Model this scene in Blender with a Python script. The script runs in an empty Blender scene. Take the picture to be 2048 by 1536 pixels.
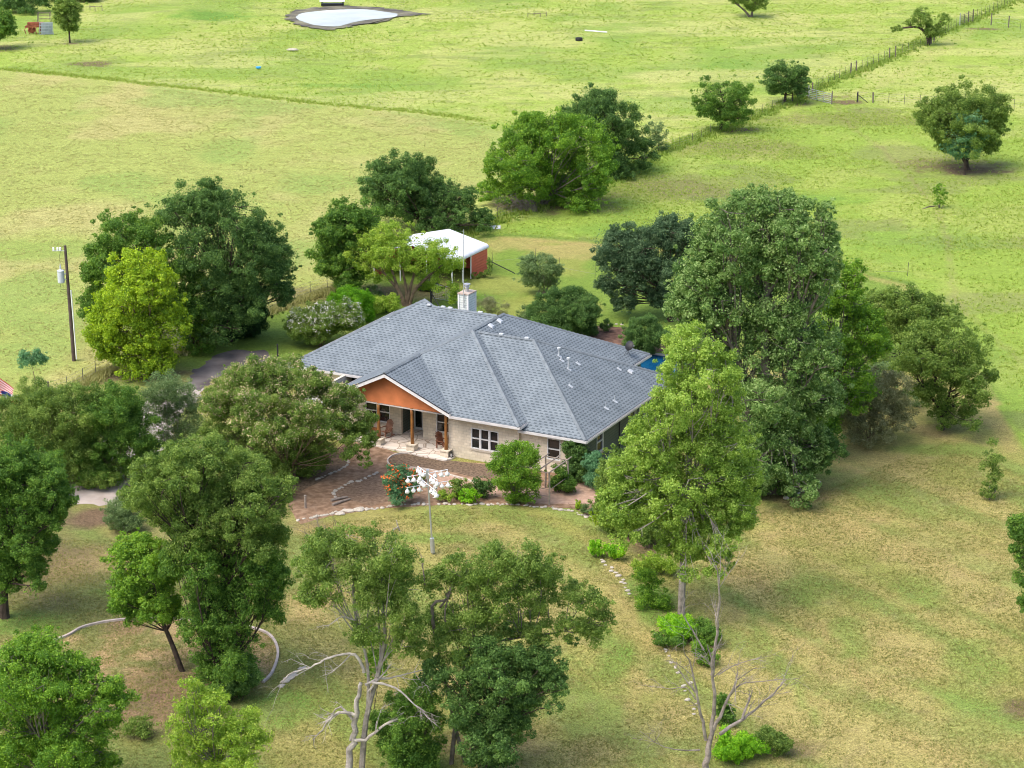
import bpy, bmesh, math, random
import numpy as np
from mathutils import Vector, Matrix
rad = math.radians
scene = bpy.context.scene
COL = scene.collection
# ---------------------------------------------------------------- camera
CAM_H, TILT, FPX = 48.0, rad(17.9), 4400.0
cam = bpy.data.cameras.new('camera'); cam_o = bpy.data.objects.new('camera', cam); COL.objects.link(cam_o)
cam.sensor_width = 36.0; cam.lens = FPX / 2048 * 36.0; cam.clip_start = 1.0; cam.clip_end = 6000.0
cam_o.location = (0, 0, CAM_H); cam_o.rotation_euler = (math.pi / 2 - TILT, 0, 0)
scene.camera = cam_o
# ---------------------------------------------------------------- light
SUN_EL, SUN_AZ = rad(58), rad(-122)      # azimuth from +Y, towards +X
world = bpy.data.worlds.new('World'); scene.world = world; world.use_nodes = True
wn = world.node_tree; bg = wn.nodes['Background']
sky = wn.nodes.new('ShaderNodeTexSky'); sky.sky_type = 'NISHITA'; sky.sun_disc = False
sky.sun_elevation = SUN_EL; sky.sun_rotation = SUN_AZ; sky.dust_density = 4.0; sky.air_density = 1.0; sky.ozone_density = 1.0
wn.links.new(sky.outputs[0], bg.inputs[0]); bg.inputs[1].default_value = 0.15
sd = bpy.data.lights.new('sun', 'SUN'); so = bpy.data.objects.new('sun', sd); COL.objects.link(so)
sd.energy = 1.0; sd.angle = rad(42); sd.color = (1.0, 0.95, 0.87)
sdir = Vector((math.sin(SUN_AZ) * math.cos(SUN_EL), math.cos(SUN_AZ) * math.cos(SUN_EL), math.sin(SUN_EL)))
so.rotation_euler = sdir.to_track_quat('Z', 'Y').to_euler(); so.location = (0, 0, 60)
scene.view_settings.view_transform = 'Standard'; scene.view_settings.look = 'None'
scene.view_settings.exposure = 1.2; scene.view_settings.gamma = 1.0
scene.cycles.filter_width = 1.0; scene.cycles.max_bounces = 7; scene.cycles.transparent_max_bounces = 4
# ---------------------------------------------------------------- survey: photo measurements -> places on the land
_C = np.array([0, 0, CAM_H]); _F = np.array([0, math.cos(TILT), -math.sin(TILT)]); _U = np.array([0, math.sin(TILT), math.cos(TILT)])
def ray(x, y): return _F * FPX + np.array([x - 1024.0, 0, 0]) - _U * (y - 768.0)
def gp(x, y, z=0.0):
    r = ray(x, y); return _C + r * ((z - CAM_H) / r[2])
def at(x, y, Y):
    r = ray(x, y); return _C + r * (Y / r[1])
def ppm(Y, z=4.0):      # photo pixels per metre at distance Y
    return FPX / (Y * math.cos(TILT) + (CAM_H - z) * math.sin(TILT))
# ---------------------------------------------------------------- materials
MATS = {}
def mat(name, col, rough=0.8, spec=0.3, metal=0.0, noise=None, bump=None, col2=None):
    """noise=(scale, amount) multiplies colour; bump=(scale,strength,dist)"""
    if name in MATS: return MATS[name]
    m = bpy.data.materials.new(name); m.use_nodes = True; nt = m.node_tree
    b = nt.nodes['Principled BSDF']; b.inputs['Roughness'].default_value = rough
    b.inputs['Specular IOR Level'].default_value = spec; b.inputs['Metallic'].default_value = metal
    b.inputs['Base Color'].default_value = (*col, 1)
    tc = nt.nodes.new('ShaderNodeTexCoord')
    if noise or col2:
        n = nt.nodes.new('ShaderNodeTexNoise'); n.inputs['Scale'].default_value = (noise or (3, .3))[0]; n.inputs['Detail'].default_value = 6
        nt.links.new(tc.outputs['Object'], n.inputs['Vector'])
        cr = nt.nodes.new('ShaderNodeValToRGB'); cr.color_ramp.elements[0].position = .35; cr.color_ramp.elements[1].position = .68
        a = (noise or (3, .3))[1]
        c2 = col2 or tuple(c * (1 - a) for c in col)
        cr.color_ramp.elements[0].color = (*c2, 1); cr.color_ramp.elements[1].color = (*col, 1)
        nt.links.new(n.outputs['Fac'], cr.inputs[0]); nt.links.new(cr.outputs[0], b.inputs['Base Color'])
    if bump:
        n2 = nt.nodes.new('ShaderNodeTexNoise'); n2.inputs['Scale'].default_value = bump[0]; n2.inputs['Detail'].default_value = 4
        nt.links.new(tc.outputs['Object'], n2.inputs['Vector'])
        bp = nt.nodes.new('ShaderNodeBump'); bp.inputs['Strength'].default_value = bump[1]; bp.inputs['Distance'].default_value = bump[2]
        nt.links.new(n2.outputs['Fac'], bp.inputs['Height']); nt.links.new(bp.outputs[0], b.inputs['Normal'])
    MATS[name] = m; return m
def ramp(nt, stops):
    cr = nt.nodes.new('ShaderNodeValToRGB'); e = cr.color_ramp.elements
    e[0].position, e[0].color = stops[0][0], (*stops[0][1], 1); e[1].position, e[1].color = stops[-1][0], (*stops[-1][1], 1)
    for p, c in stops[1:-1]:
        k = e.new(p); k.color = (*c, 1)
    return cr
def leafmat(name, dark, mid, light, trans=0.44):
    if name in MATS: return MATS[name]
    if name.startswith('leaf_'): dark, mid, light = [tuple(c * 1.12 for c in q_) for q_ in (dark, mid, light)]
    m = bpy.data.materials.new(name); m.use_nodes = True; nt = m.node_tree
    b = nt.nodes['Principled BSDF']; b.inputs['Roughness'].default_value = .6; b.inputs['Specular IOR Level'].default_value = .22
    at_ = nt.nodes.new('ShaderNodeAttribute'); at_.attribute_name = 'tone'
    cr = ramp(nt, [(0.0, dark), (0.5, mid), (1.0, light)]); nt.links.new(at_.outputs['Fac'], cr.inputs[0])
    nt.links.new(cr.outputs[0], b.inputs['Base Color'])
    tr = nt.nodes.new('ShaderNodeBsdfTranslucent'); hs = nt.nodes.new('ShaderNodeHueSaturation')
    hs.inputs['Hue'].default_value = .485; hs.inputs['Saturation'].default_value = 1.1; hs.inputs['Value'].default_value = 1.4
    nt.links.new(cr.outputs[0], hs.inputs['Color']); nt.links.new(hs.outputs[0], tr.inputs[0])
    mx = nt.nodes.new('ShaderNodeMixShader'); mx.inputs[0].default_value = trans
    nt.links.new(b.outputs[0], mx.inputs[1]); nt.links.new(tr.outputs[0], mx.inputs[2])
    nt.links.new(mx.outputs[0], nt.nodes['Material Output'].inputs[0])
    MATS[name] = m; return m
def uvbrick(name, c1, c2, mortar, w, h, ms, rough=.85, off=.5, bump=.3, extra=None, dark=None, bias=0.0):
    m = bpy.data.materials.new(name); m.use_nodes = True; nt = m.node_tree; b = nt.nodes['Principled BSDF']
    b.inputs['Roughness'].default_value = rough; b.inputs['Specular IOR Level'].default_value = .25
    uv = nt.nodes.new('ShaderNodeUVMap'); uv.uv_map = 'UVMap'
    br = nt.nodes.new('ShaderNodeTexBrick'); br.inputs['Scale'].default_value = 1
    br.inputs['Brick Width'].default_value = w; br.inputs['Row Height'].default_value = h; br.inputs['Mortar Size'].default_value = ms
    br.inputs['Mortar Smooth'].default_value = .3; br.inputs['Bias'].default_value = bias
    br.offset = off; br.inputs['Color1'].default_value = (*c1, 1); br.inputs['Color2'].default_value = (*c2, 1); br.inputs['Mortar'].default_value = (*mortar, 1)
    nt.links.new(uv.outputs[0], br.inputs['Vector'])
    n = nt.nodes.new('ShaderNodeTexNoise'); n.inputs['Scale'].default_value = 1.3; n.inputs['Detail'].default_value = 7; n.inputs['Roughness'].default_value = .65
    nt.links.new(uv.outputs[0], n.inputs['Vector'])
    cr = ramp(nt, [(.3, (.72, .72, .72)), (.7, (1.12, 1.12, 1.12))]); nt.links.new(n.outputs['Fac'], cr.inputs[0])
    mx = nt.nodes.new('ShaderNodeMix'); mx.data_type = 'RGBA'; mx.blend_type = 'MULTIPLY'; mx.inputs[0].default_value = .75
    nt.links.new(br.outputs['Color'], mx.inputs[6]); nt.links.new(cr.outputs[0], mx.inputs[7]); nt.links.new(mx.outputs[2], b.inputs['Base Color'])
    bp = nt.nodes.new('ShaderNodeBump'); bp.inputs['Strength'].default_value = bump; bp.inputs['Distance'].default_value = .02
    bp.invert = True
    nt.links.new(br.outputs['Fac'], bp.inputs['Height']); nt.links.new(bp.outputs[0], b.inputs['Normal'])
    MATS[name] = m; return m

# ---------------------------------------------------------------- object helpers
def tag(o, label=None, cat=None, group=None, kind=None):
    if label: o['label'] = label
    if cat: o['category'] = cat
    if group: o['group'] = group
    if kind: o['kind'] = kind
    return o
def empty(name, loc, label, cat, group=None, rz=0):
    o = bpy.data.objects.new(name, None); COL.objects.link(o); o.location = loc; o.rotation_euler = (0, 0, rz)
    o.empty_display_size = .3
    return tag(o, label, cat, group)
class MB:
    """collects shapes, links ONE mesh"""
    def __init__(s): s.v = []; s.f = []; s.uv = []; s.n = 0
    def add(s, vs, fs, uvs=None):
        b = s.n; s.v += [tuple(float(c) for c in v) for v in vs]; s.n += len(vs)
        for i, f in enumerate(fs):
            s.f.append([b + k for k in f])
            s.uv.append(uvs[i] if uvs else None)
    def box(s, x0, x1, y0, y1, z0, z1):
        vs = [(x, y, z) for z in (z0, z1) for y in (y0, y1) for x in (x0, x1)]
        fs = [(0, 2, 3, 1), (4, 5, 7, 6), (0, 1, 5, 4), (2, 6, 7, 3), (0, 4, 6, 2), (1, 3, 7, 5)]
        uvs = []
        for f in fs:
            P = [vs[k] for k in f]
            ax = [len(set(round(p[i], 5) for p in P)) == 1 for i in range(3)]
            if ax[2]: uvs.append([(p[0], p[1]) for p in P])
            elif ax[1]: uvs.append([(p[0], p[2]) for p in P])
            else: uvs.append([(p[1] + .37, p[2]) for p in P])
        s.add(vs, fs, uvs); return s
    def tube(s, pts, rs, n=6, cap=True):
        pts = [Vector(p) for p in pts]
        if not hasattr(rs, '__len__'): rs = [rs] * len(pts)
        vs = []; up = None
        for i, p in enumerate(pts):
            d = (pts[min(i + 1, len(pts) - 1)] - pts[max(i - 1, 0)])
            if d.length < 1e-6: d = Vector((0, 0, 1))
            d.normalize()
            if up is None: up = d.orthogonal().normalized()
            a = (up - d * up.dot(d))
            if a.length < 1e-4: a = d.orthogonal()
            a.normalize(); up = a; bb = d.cross(a)
            for k in range(n):
                t = 2 * math.pi * k / n; vs.append(p + (a * math.cos(t) + bb * math.sin(t)) * rs[i])
        fs = []
        for i in range(len(pts) - 1):
            for k in range(n):
                fs.append((i * n + k, i * n + (k + 1) % n, (i + 1) * n + (k + 1) % n, (i + 1) * n + k))
        if cap: fs.append(tuple(reversed(range(n)))); fs.append(tuple((len(pts) - 1) * n + k for k in range(n)))
        s.add(vs, fs); return s
    def bar(s, a, b, w, h):
        """rectangular bar from a to b, w horizontal, h vertical"""
        a = Vector(a); b = Vector(b); d = (b - a).normalized()
        side = d.cross(Vector((0, 0, 1)))
        if side.length < 1e-3: side = Vector((1, 0, 0))
        side.normalize(); up = side.cross(d)
        vs = [p + side * (w / 2 * i) + up * (h / 2 * j) for p in (a, b) for i, j in ((-1, -1), (1, -1), (1, 1), (-1, 1))]
        s.add(vs, [(3, 2, 1, 0), (4, 5, 6, 7), (0, 1, 5, 4), (1, 2, 6, 5), (2, 3, 7, 6), (3, 0, 4, 7)]); return s
    def lathe(s, prof, c=(0, 0, 0), n=12):
        vs = [(c[0] + r * math.cos(2 * math.pi * k / n), c[1] + r * math.sin(2 * math.pi * k / n), c[2] + z) for r, z in prof for k in range(n)]
        fs = [(i * n + k, i * n + (k + 1) % n, (i + 1) * n + (k + 1) % n, (i + 1) * n + k) for i in range(len(prof) - 1) for k in range(n)]
        fs += [tuple(reversed(range(n))), tuple((len(prof) - 1) * n + k for k in range(n))]
        s.add(vs, fs); return s
    def build(s, name, m, parent=None, smooth=False, bevel=0):
        me = bpy.data.meshes.new(name); me.from_pydata(s.v, [], s.f)
        if any(u for u in s.uv):
            l = me.uv_layers.new(name='UVMap'); i = 0
            for f, u in zip(s.f, s.uv):
                for k in range(len(f)):
                    if u: l.data[i].uv = u[k]
                    i += 1
        me.materials.append(m); me.update()
        if smooth: me.shade_smooth()
        o = bpy.data.objects.new(name, me); COL.objects.link(o)
        if parent: o.parent = parent
        if bevel:
            b = o.modifiers.new('bevel', 'BEVEL'); b.width = bevel; b.segments = 2
        return o
def npmesh(name, V, Fq, m, parent=None, tone=None, smooth=False):
    """V (n,3), Fq (m,k) index array with constant k"""
    me = bpy.data.meshes.new(name); n = len(V); k = Fq.shape[1]; nf = len(Fq)
    me.vertices.add(n); me.vertices.foreach_set('co', np.ascontiguousarray(V, np.float32).ravel())
    me.loops.add(nf * k); me.loops.foreach_set('vertex_index', np.ascontiguousarray(Fq, np.int32).ravel())
    me.polygons.add(nf); me.polygons.foreach_set('loop_start', np.arange(0, nf * k, k, dtype=np.int32))
    me.update(calc_edges=True)
    if tone is not None:
        a = me.attributes.new('tone', 'FLOAT', 'FACE'); a.data.foreach_set('value', np.ascontiguousarray(tone, np.float32))
    me.materials.append(m)
    if smooth: me.shade_smooth()
    o = bpy.data.objects.new(name, me); COL.objects.link(o)
    if parent: o.parent = parent
    return o
# ---------------------------------------------------------------- noise in numpy
def vnoise(x, y, seed=0):
    xi = np.floor(x).astype(np.int64); yi = np.floor(y).astype(np.int64); xf = x - xi; yf = y - yi
    def h(a, b):
        n = (a * 374761393 + b * 668265263 + seed * 144269) & 0xffffffff
        n = ((n ^ (n >> 13)) * 1274126177) & 0xffffffff
        return ((n ^ (n >> 16)) & 0xffff) / 65535.0
    u = xf * xf * (3 - 2 * xf); v = yf * yf * (3 - 2 * yf)
    return (h(xi, yi) * (1 - u) + h(xi + 1, yi) * u) * (1 - v) + (h(xi, yi + 1) * (1 - u) + h(xi + 1, yi + 1) * u) * v
def fbm(x, y, o=4, seed=0):
    t = 0; a = .5; s = 0
    for i in range(o): t = t + a * vnoise(x * 2 ** i, y * 2 ** i, seed + i * 17); s += a; a *= .5
    return t / s
def inpoly(X, Y, poly):
    r = np.zeros(X.shape, bool); n = len(poly)
    for i in range(n):
        x0, y0 = poly[i]; x1, y1 = poly[(i + 1) % n]
        if y0 == y1: continue
        c = (y0 > Y) != (y1 > Y); r ^= c & (X < (x1 - x0) * (Y - y0) / (y1 - y0) + x0)
    return r
def gpoly(px): return [tuple(gp(x, y)[:2]) for x, y in px]
def segdist(X, Y, pts):
    d = np.full(X.shape, 1e9)
    for (x0, y0), (x1, y1) in zip(pts[:-1], pts[1:]):
        dx, dy = x1 - x0, y1 - y0; L = dx * dx + dy * dy + 1e-9
        t = np.clip(((X - x0) * dx + (Y - y0) * dy) / L, 0, 1)
        d = np.minimum(d, np.hypot(X - x0 - t * dx, Y - y0 - t * dy))
    return d
# ================================================================ GROUND
Z_MOWN = [(-400, 120), (0, 143), (110, 152), (250, 166), (420, 187), (600, 207), (800, 226), (960, 244), (1000, 262), (1020, 330), (960, 400), (900, 470), (690, 572), (560, 612), (400, 690), (155, 780), (-400, 1010)]
Z_YARD = [(155, 780), (400, 690), (560, 612), (690, 572), (900, 490), (985, 465), (1070, 470), (1160, 480), (1300, 492), (1440, 507), (1660, 530), (1740, 548), (1820, 566), (1855, 610), (1905, 680), (1955, 745), (1995, 800), (2030, 870), (2075, 960), (2300, 1200), (2300, 1800), (-600, 1800), (-600, 1110)]
Z_PADDOCK = [(985, 465), (1070, 420), (1180, 385), (1310, 318), (1430, 268), (1560, 212), (1660, 207), (1800, 216), (2300, 240), (2300, 1200), (2075, 960), (1995, 800), (1905, 680), (1820, 566), (1660, 530), (1440, 507), (1160, 480)]
DIRT = [  # px centre, radii in m (x,y), strength
    ((1480, 262), 2.6, 1.6, .95), ((1585, 210), 2.4, 1.5, .9), ((1930, 338), 4.6, 3.2, .8), ((1925, 330), 6.5, 5.5, .45), ((1120, 405), 6.5, 4.5, .75), ((185, 128), 3.2, 2.2, .8), ((0, 97), 3, 3, .7),
    ((1690, 208), 2.5, 1.6, .9), ((1960, 58), 3, 1.5, .75), ((1880, 860), 2.8, 1.6, .5), ((270, 750), 4, 1.8, .75), ((140, 90), 1.2, .8, .8), ((1570, 990), 4, 2.0, .55), ((1655, 196), 4, 1.3, .6),
    ((330, 1420), 4.0, 2.6, .6), ((300, 1370), 4.5, 3.0, .35), ((640, 590), 6.0, 3.2, .6), ((800, 585), 4.5, 3.4, .75), ((1300, 1100), 2.0, 1.2, .85), ((110, 1150), 5.5, 5.0, .45), ((60, 1100), 4, 4, .4), ((980, 1480), 3.0, 2.2, .5),
    ((190, 1038), 2.6, 2.0, .9), ((2045, 1420), 1.1, 1.4, .8), ((1580, 1500), 1.6, 1.6, .55), ((1400, 1300), .8, .9, .6), ((560, 1420), 1.5, 1.0, .3), ((1490, 300), 9, 6, .35), ((1350, 380), 11, 6, .4), ((1700, 240), 14, 5, .4), ((640, 1050), 2, .7, .3)]
TANP = [((700, 1060), 3.2, 1.6, .8), ((950, 1060), 3.2, 1.2, .45), ((640, 1200), 2.2, 3.2, .7), ((1230, 1140), 1.3, 1.6, .6), ((1320, 1250), 1.2, 3, .5), ((1500, 1130), 3.6, 4.5, .5), ((1650, 1050), 5, 4, .45), ((1900, 1100), 5, 5, .45), ((1700, 1330), 5, 5, .35), ((1900, 1480), 4, 3, .35),
        ((200, 1130), 4, 2.2, .6), ((1700, 920), 5, 4.5, .35), ((1330, 1450), 1.4, 2.4, .45), ((1180, 1500), 2, 1.4, .5), ((60, 1290), 3, 2, .3), ((1150, 500), 4, 3.4, .5), ((1030, 490), 5, 2.6, .5), ((480, 1300), 2.4, 1.2, .5), ((1070, 1230), 2.2, 2.6, .45), ((1900, 900), 4, 3, .2)]
GREENP = [((420, 32), 6, 5, .8), ((700, 170), 8, 2, .6), ((1330, 210), 8, 6, .4), ((1560, 400), 9, 3, .55), ((1500, 130), 7, 5, .5), ((1880, 900), 4, 1.4, .5), ((700, 1160), 2.5, 1.4, .0), ((1300, 1200), 1.4, 4.5, .8), ((1230, 1330), 1.3, 3.2, .6), ((1850, 480), 8, 6, .35), ((1600, 1190), 1.6, 3.0, .5),
          ((1700, 1280), 1.2, 3.4, .5), ((1840, 1180), 1.6, 3, .35), ((560, 1420), 3.4, 2.4, .7), ((850, 1075), 2.6, 1.0, .6), ((30, 1250), 4, 2, .6), ((200, 1180), 3, 1.2, .4), ((1950, 1320), 2, 3, .45), ((1180, 460), 10, 2.2, .3), ((950, 1450), 2, 1, .4), ((900, 590), 5, 2, .5), ((1960, 1420), 2.5, 4, .4), ((100, 500), 8, 5, .3)]
def ground_colour(X, Y):
    jx = (fbm(X * .6, Y * .6, 3, 5) - .5) * 1.1; jy = (fbm(X * .6, Y * .6, 3, 9) - .5) * 1.1
    Xj, Yj = X + jx, Y + jy
    past = np.array([.25, .335, .062]); pastd = np.array([.15, .255, .045]); pasty = np.array([.335, .365, .11])
    mown = np.array([.285, .325, .09]); mownt = np.array([.365, .335, .135]); mowng = np.array([.20, .29, .07])
    law = np.array([.245, .25, .07]); lawt = np.array([.345, .29, .115]); lawg = np.array([.15, .225, .052])
    pad = np.array([.215, .305, .05]); padt = np.array([.30, .34, .09])
    soil = np.array([.135, .085, .062])
    def mix(a, b, t): return a * (1 - t[..., None]) + b * t[..., None]
    def sm(v, a, b): t = np.clip((v - a) / (b - a), 0, 1); return t * t * (3 - 2 * t)
    n1 = fbm(X * .07, Y * .045, 4, 1); n2 = fbm(X * .22, Y * .16, 4, 2); n3 = fbm(X * .9, Y * .7, 3, 3); n4 = fbm(X * .03, Y * .03, 3, 4)
    one = np.ones(X.shape + (3,))
    P = mix(one * past, pasty, sm(n2 * .6 + n3 * .4, .40, .66) * .8); P = mix(P, pastd, sm(n3, .45, .85) * .30 * sm(n1, .4, .6)); P = mix(P, pastd, sm(n1, .50, .70) * .5); P = mix(P, np.array([.40, .40, .15]), sm(fbm(X * .05 + 9, Y * .12, 4, 71), .52, .68) * .55); P = mix(P, np.array([.16, .20, .06]), sm(fbm(X * .25, Y * .6, 4, 72), .60, .72) * .45)
    M = mix(one * mown, mownt, sm(n1 * .6 + n2 * .4, .47, .66) * .8); M = mix(M, mowng, sm(fbm(X * .1, Y * .07, 4, 21), .54, .7) * .6)
    D = mix(one * pad, padt, sm(n2, .46, .68) * .6); D = mix(D, pastd, sm(n1, .50, .68) * .4); D = mix(D, np.array([.17, .18, .075]), sm(fbm(X * .12, Y * .2, 4, 73), .54, .70) * .5)
    # lawn with mower sweeps round the beds
    s = (X * .83 + Y * .55); st = fbm(s * .55, (X * -.55 + Y * .83) * .05, 3, 31)
    L = mix(one * law, lawt, sm(n2 * .5 + n1 * .5, .46, .64) * .6); L = mix(L, lawg, sm(st, .50, .62) * .6); L = mix(L, lawt, sm(1 - st, .54, .66) * .5); L = mix(L, np.array([.20, .16, .085]), sm(fbm(X * 1.6, Y * 1.2, 3, 52), .60, .74) * .35)
    sp_ = s * 1.0 + (fbm(X * .05, Y * .05, 2, 81) - .5) * 16; L = L * (1 + .075 * np.sin(sp_ * 2 * np.pi / 1.5) * sm(fbm(X * .06, Y * .06, 2, 82), .35, .6))[..., None]
    back = sm(Y, 148, 156)
    Lb = mix(one * np.array([.155, .235, .04]), np.array([.26, .26, .07]), sm(n2, .5, .68) * .6)
    L = mix(L, one * 0, np.zeros(X.shape)) * (1 - back[..., None]) + Lb * back[..., None]
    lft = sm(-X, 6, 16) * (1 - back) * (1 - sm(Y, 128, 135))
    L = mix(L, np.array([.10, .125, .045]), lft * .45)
    out = P
    out = np.where(inpoly(Xj, Yj, gpoly(Z_MOWN))[..., None], M, out)
    out = np.where(inpoly(Xj, Yj, gpoly(Z_PADDOCK))[..., None], D, out)
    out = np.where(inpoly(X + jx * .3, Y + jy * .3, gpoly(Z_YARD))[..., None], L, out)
    cpx = [(70, 1310), (130, 1275), (170, 1252), (240, 1240), (340, 1238), (430, 1243), (500, 1255), (545, 1275), (556, 1310), (545, 1345), (525, 1368), (440, 1420), (300, 1480), (120, 1480)]
    tf = mix(one * np.array([.31, .225, .115]), np.array([.14, .165, .05]), sm(fbm(X * 1.1, Y * .9, 4, 61), .44, .60) * .85); tf = mix(tf, np.array([.20, .13, .08]), sm(fbm(X * .3, Y * .3, 3, 62), .5, .66) * .6)
    out = np.where(inpoly(X + jx * .08, Y + jy * .08, gpoly(cpx))[..., None], tf, out)
    def blob(c, rx, ry):
        g = gp(*c); d = np.hypot((X - g[0]) / rx, (Y - g[1]) / ry) + (fbm(X * .8, Y * .8, 3, 44) - .5) * 1.1
        return 1 - sm(d, .45, 1.15)
    for c, rx, ry, k in TANP: out = mix(out, np.array([.36, .27, .12]), blob(c, rx, ry) * k)
    for c, rx, ry, k in GREENP: out = mix(out, np.array([.115, .235, .035]), blob(c, rx, ry) * k)
    for c, rx, ry, k in DIRT: out = mix(out, soil, blob(c, rx, ry) * k)
    # worn trail through paddock, weedy strips under fences, mown edge
    def line(px, w, col, k, wob=.5):
        nonlocal out
        p = [tuple(gp(*q)[:2]) for q in px]; d = segdist(X + jx * wob, Y + jy * wob, p); out = mix(out, np.array(col), (1 - sm(d, w * .4, w)) * k)
    line([(1672, 208), (1680, 235), (1720, 270), (1770, 300), (1815, 345), (1870, 420), (1895, 480), (1900, 520)], .4, soil * 1.6, .28)
    line([(1900, 520), (1910, 600), (1960, 650), (2060, 740)], .4, soil * 1.8, .2)
    line([(1940, 60), (1900, 90), (1800, 150), (1700, 195)], 1.6, (.34, .34, .12), .4)
    line([(0, 141), (110, 150), (250, 164), (420, 185), (600, 205), (800, 224), (960, 242)], 1.1, (.35, .37, .13), .5)
    line([(0, 136), (110, 145), (250, 159), (420, 180), (600, 200), (800, 219), (960, 237)], .7, (.18, .27, .05), .3)
    line([(1010, 470), (1160, 479), (1300, 491), (1440, 506), (1660, 529), (1820, 565), (1905, 680), (1995, 800)], .55, (.09, .16, .03), .55, .2)
    line([(1000, 476), (1160, 487), (1440, 514), (1660, 537), (1810, 573), (1890, 680), (1975, 800), (2020, 900)], .8, (.34, .27, .11), .5)
    line([(155, 778), (280, 738), (400, 688), (520, 632), (620, 592), (690, 570)], .8, (.12, .10, .06), .65)
    line([(700, 565), (990, 440), (1180, 385), (1310, 315), (1430, 266)], 1.0, (.13, .21, .04), .4)
    line([(1100, 1290), (1000, 1400)], .1, lawt, .1)
    line([(1400, 1130), (1480, 1200), (1560, 1330), (1640, 1450)], .35, (.16, .25, .05), .5); line([(1450, 1120), (1640, 1250), (1760, 1400)], .3, (.33, .25, .11), .5); line([(1230, 1160), (1290, 1280), (1260, 1450)], .6, (.34, .26, .11), .4)
    return np.clip(out, 0, 1)
def axis(pieces):
    r = []
    for a, b, s in pieces: r += list(np.arange(a, b, s))
    return np.array(r + [pieces[-1][1]])
gx = axis([(-2500, -300, 200), (-300, -110, 10), (-110, 110, .45), (110, 300, 10), (300, 2500, 200)])
gy = axis([(-1500, 40, 110), (40, 84, 4), (84, 190, .4), (190, 360, .62), (360, 600, 12), (600, 4500, 300)])
GX, GY = np.meshgrid(gx, gy)
far = np.clip((GY - 185) / 30, 0, 1) * np.clip((420 - GY) / 40, 0, 1)
GZ = (fbm(GX * .05, GY * .05, 3, 77) - .5) * .5 * far + (fbm(GX * .5, GY * .5, 3, 78) - .5) * .12 * far
# low earth dam in front of the pond
pc = gp(430, 30); GZ += .9 * np.exp(-(((GX - pc[0]) / 9) ** 2 + ((GY - pc[1]) / 6) ** 2))
pond_px = [(592, 36), (602, 28), (625, 24), (660, 21), (700, 19), (740, 20), (775, 25), (795, 29), (786, 35), (760, 38), (730, 41), (700, 47), (676, 53), (640, 52), (612, 46)]
pq = gp(705, 33); fl = np.clip((np.hypot((GX - pq[0]) / 24, (GY - pq[1]) / 42) - .85) * 4, 0, 1); GZ = GZ * fl - .12 * (1 - fl)
pg = gpoly([(540, 60), (540, 5), (900, 5), (900, 40), (760, 62)])
GZ[inpoly(GX, GY, pg)] = -0.12
GC = ground_colour(GX, GY)
def groundmat():
    m = bpy.data.materials.new('grass_ground'); m.use_nodes = True; nt = m.node_tree; b = nt.nodes['Principled BSDF']
    b.inputs['Roughness'].default_value = .95; b.inputs['Specular IOR Level'].default_value = .1
    a = nt.nodes.new('ShaderNodeAttribute'); a.attribute_name = 'groundcol'
    tc = nt.nodes.new('ShaderNodeTexCoord')
    last = a.outputs['Color']
    hsum = None
    for sc_, lo, hi, amt in ((.9, .88, 1.10, 1), (4.5, .74, 1.24, 1), (14, .42, 1.55, 1)):
        mp = nt.nodes.new('ShaderNodeMapping'); mp.inputs['Rotation'].default_value = (0, 0, .3); mp.inputs['Scale'].default_value = (.8, 1.0, 1)
        nt.links.new(tc.outputs['Object'], mp.inputs[0])
        n = nt.nodes.new('ShaderNodeTexNoise'); n.inputs['Scale'].default_value = sc_; n.inputs['Detail'].default_value = 5; n.inputs['Roughness'].default_value = .6
        n.inputs['Distortion'].default_value = .0
        nt.links.new(mp.outputs[0], n.inputs['Vector'])
        cr = ramp(nt, [(.3, (lo, lo, lo * .95)), (.7, (hi, hi, hi))]); nt.links.new(n.outputs['Fac'], cr.inputs[0])
        mx = nt.nodes.new('ShaderNodeMix'); mx.data_type = 'RGBA'; mx.blend_type = 'MULTIPLY'; mx.inputs[0].default_value = amt
        nt.links.new(last, mx.inputs[6]); nt.links.new(cr.outputs[0], mx.inputs[7]); last = mx.outputs[2]
        bp_in = n.outputs['Fac']
        bp = nt.nodes.new('ShaderNodeBump'); bp.inputs['Strength'].default_value = .9; bp.inputs['Distance'].default_value = {.9: .25, 4.5: .10, 14: .04}[sc_]
        nt.links.new(bp_in, bp.inputs['Height'])
        if hsum: nt.links.new(hsum, bp.inputs['Normal'])
        hsum = bp.outputs[0]
    # scattered straw blades / tan flecks
    n = nt.nodes.new('ShaderNodeTexNoise'); n.inputs['Scale'].default_value = 7; n.inputs['Detail'].default_value = 8; n.inputs['Roughness'].default_value = .75
    nt.links.new(tc.outputs['Object'], n.inputs['Vector'])
    cr = ramp(nt, [(.52, (0, 0, 0)), (.66, (1, 1, 1))]); nt.links.new(n.outputs['Fac'], cr.inputs[0])
    sep = nt.nodes.new('ShaderNodeMath'); sep.operation = 'MULTIPLY'; sep.inputs[1].default_value = .22; nt.links.new(cr.outputs[0], sep.inputs[0])
    mx = nt.nodes.new('ShaderNodeMix'); mx.data_type = 'RGBA'; nt.links.new(sep.outputs[0], mx.inputs[0]); nt.links.new(last, mx.inputs[6]); mx.inputs[7].default_value = (.34, .29, .13, 1)
    nt.links.new(mx.outputs[2], b.inputs['Base Color']); nt.links.new(hsum, b.inputs['Normal'])
    return m
M_ground = groundmat()
ny, nx = GX.shape
V = np.stack([GX.ravel(), GY.ravel(), GZ.ravel()], 1)
idx = np.arange(nx * ny).reshape(ny, nx)
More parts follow.
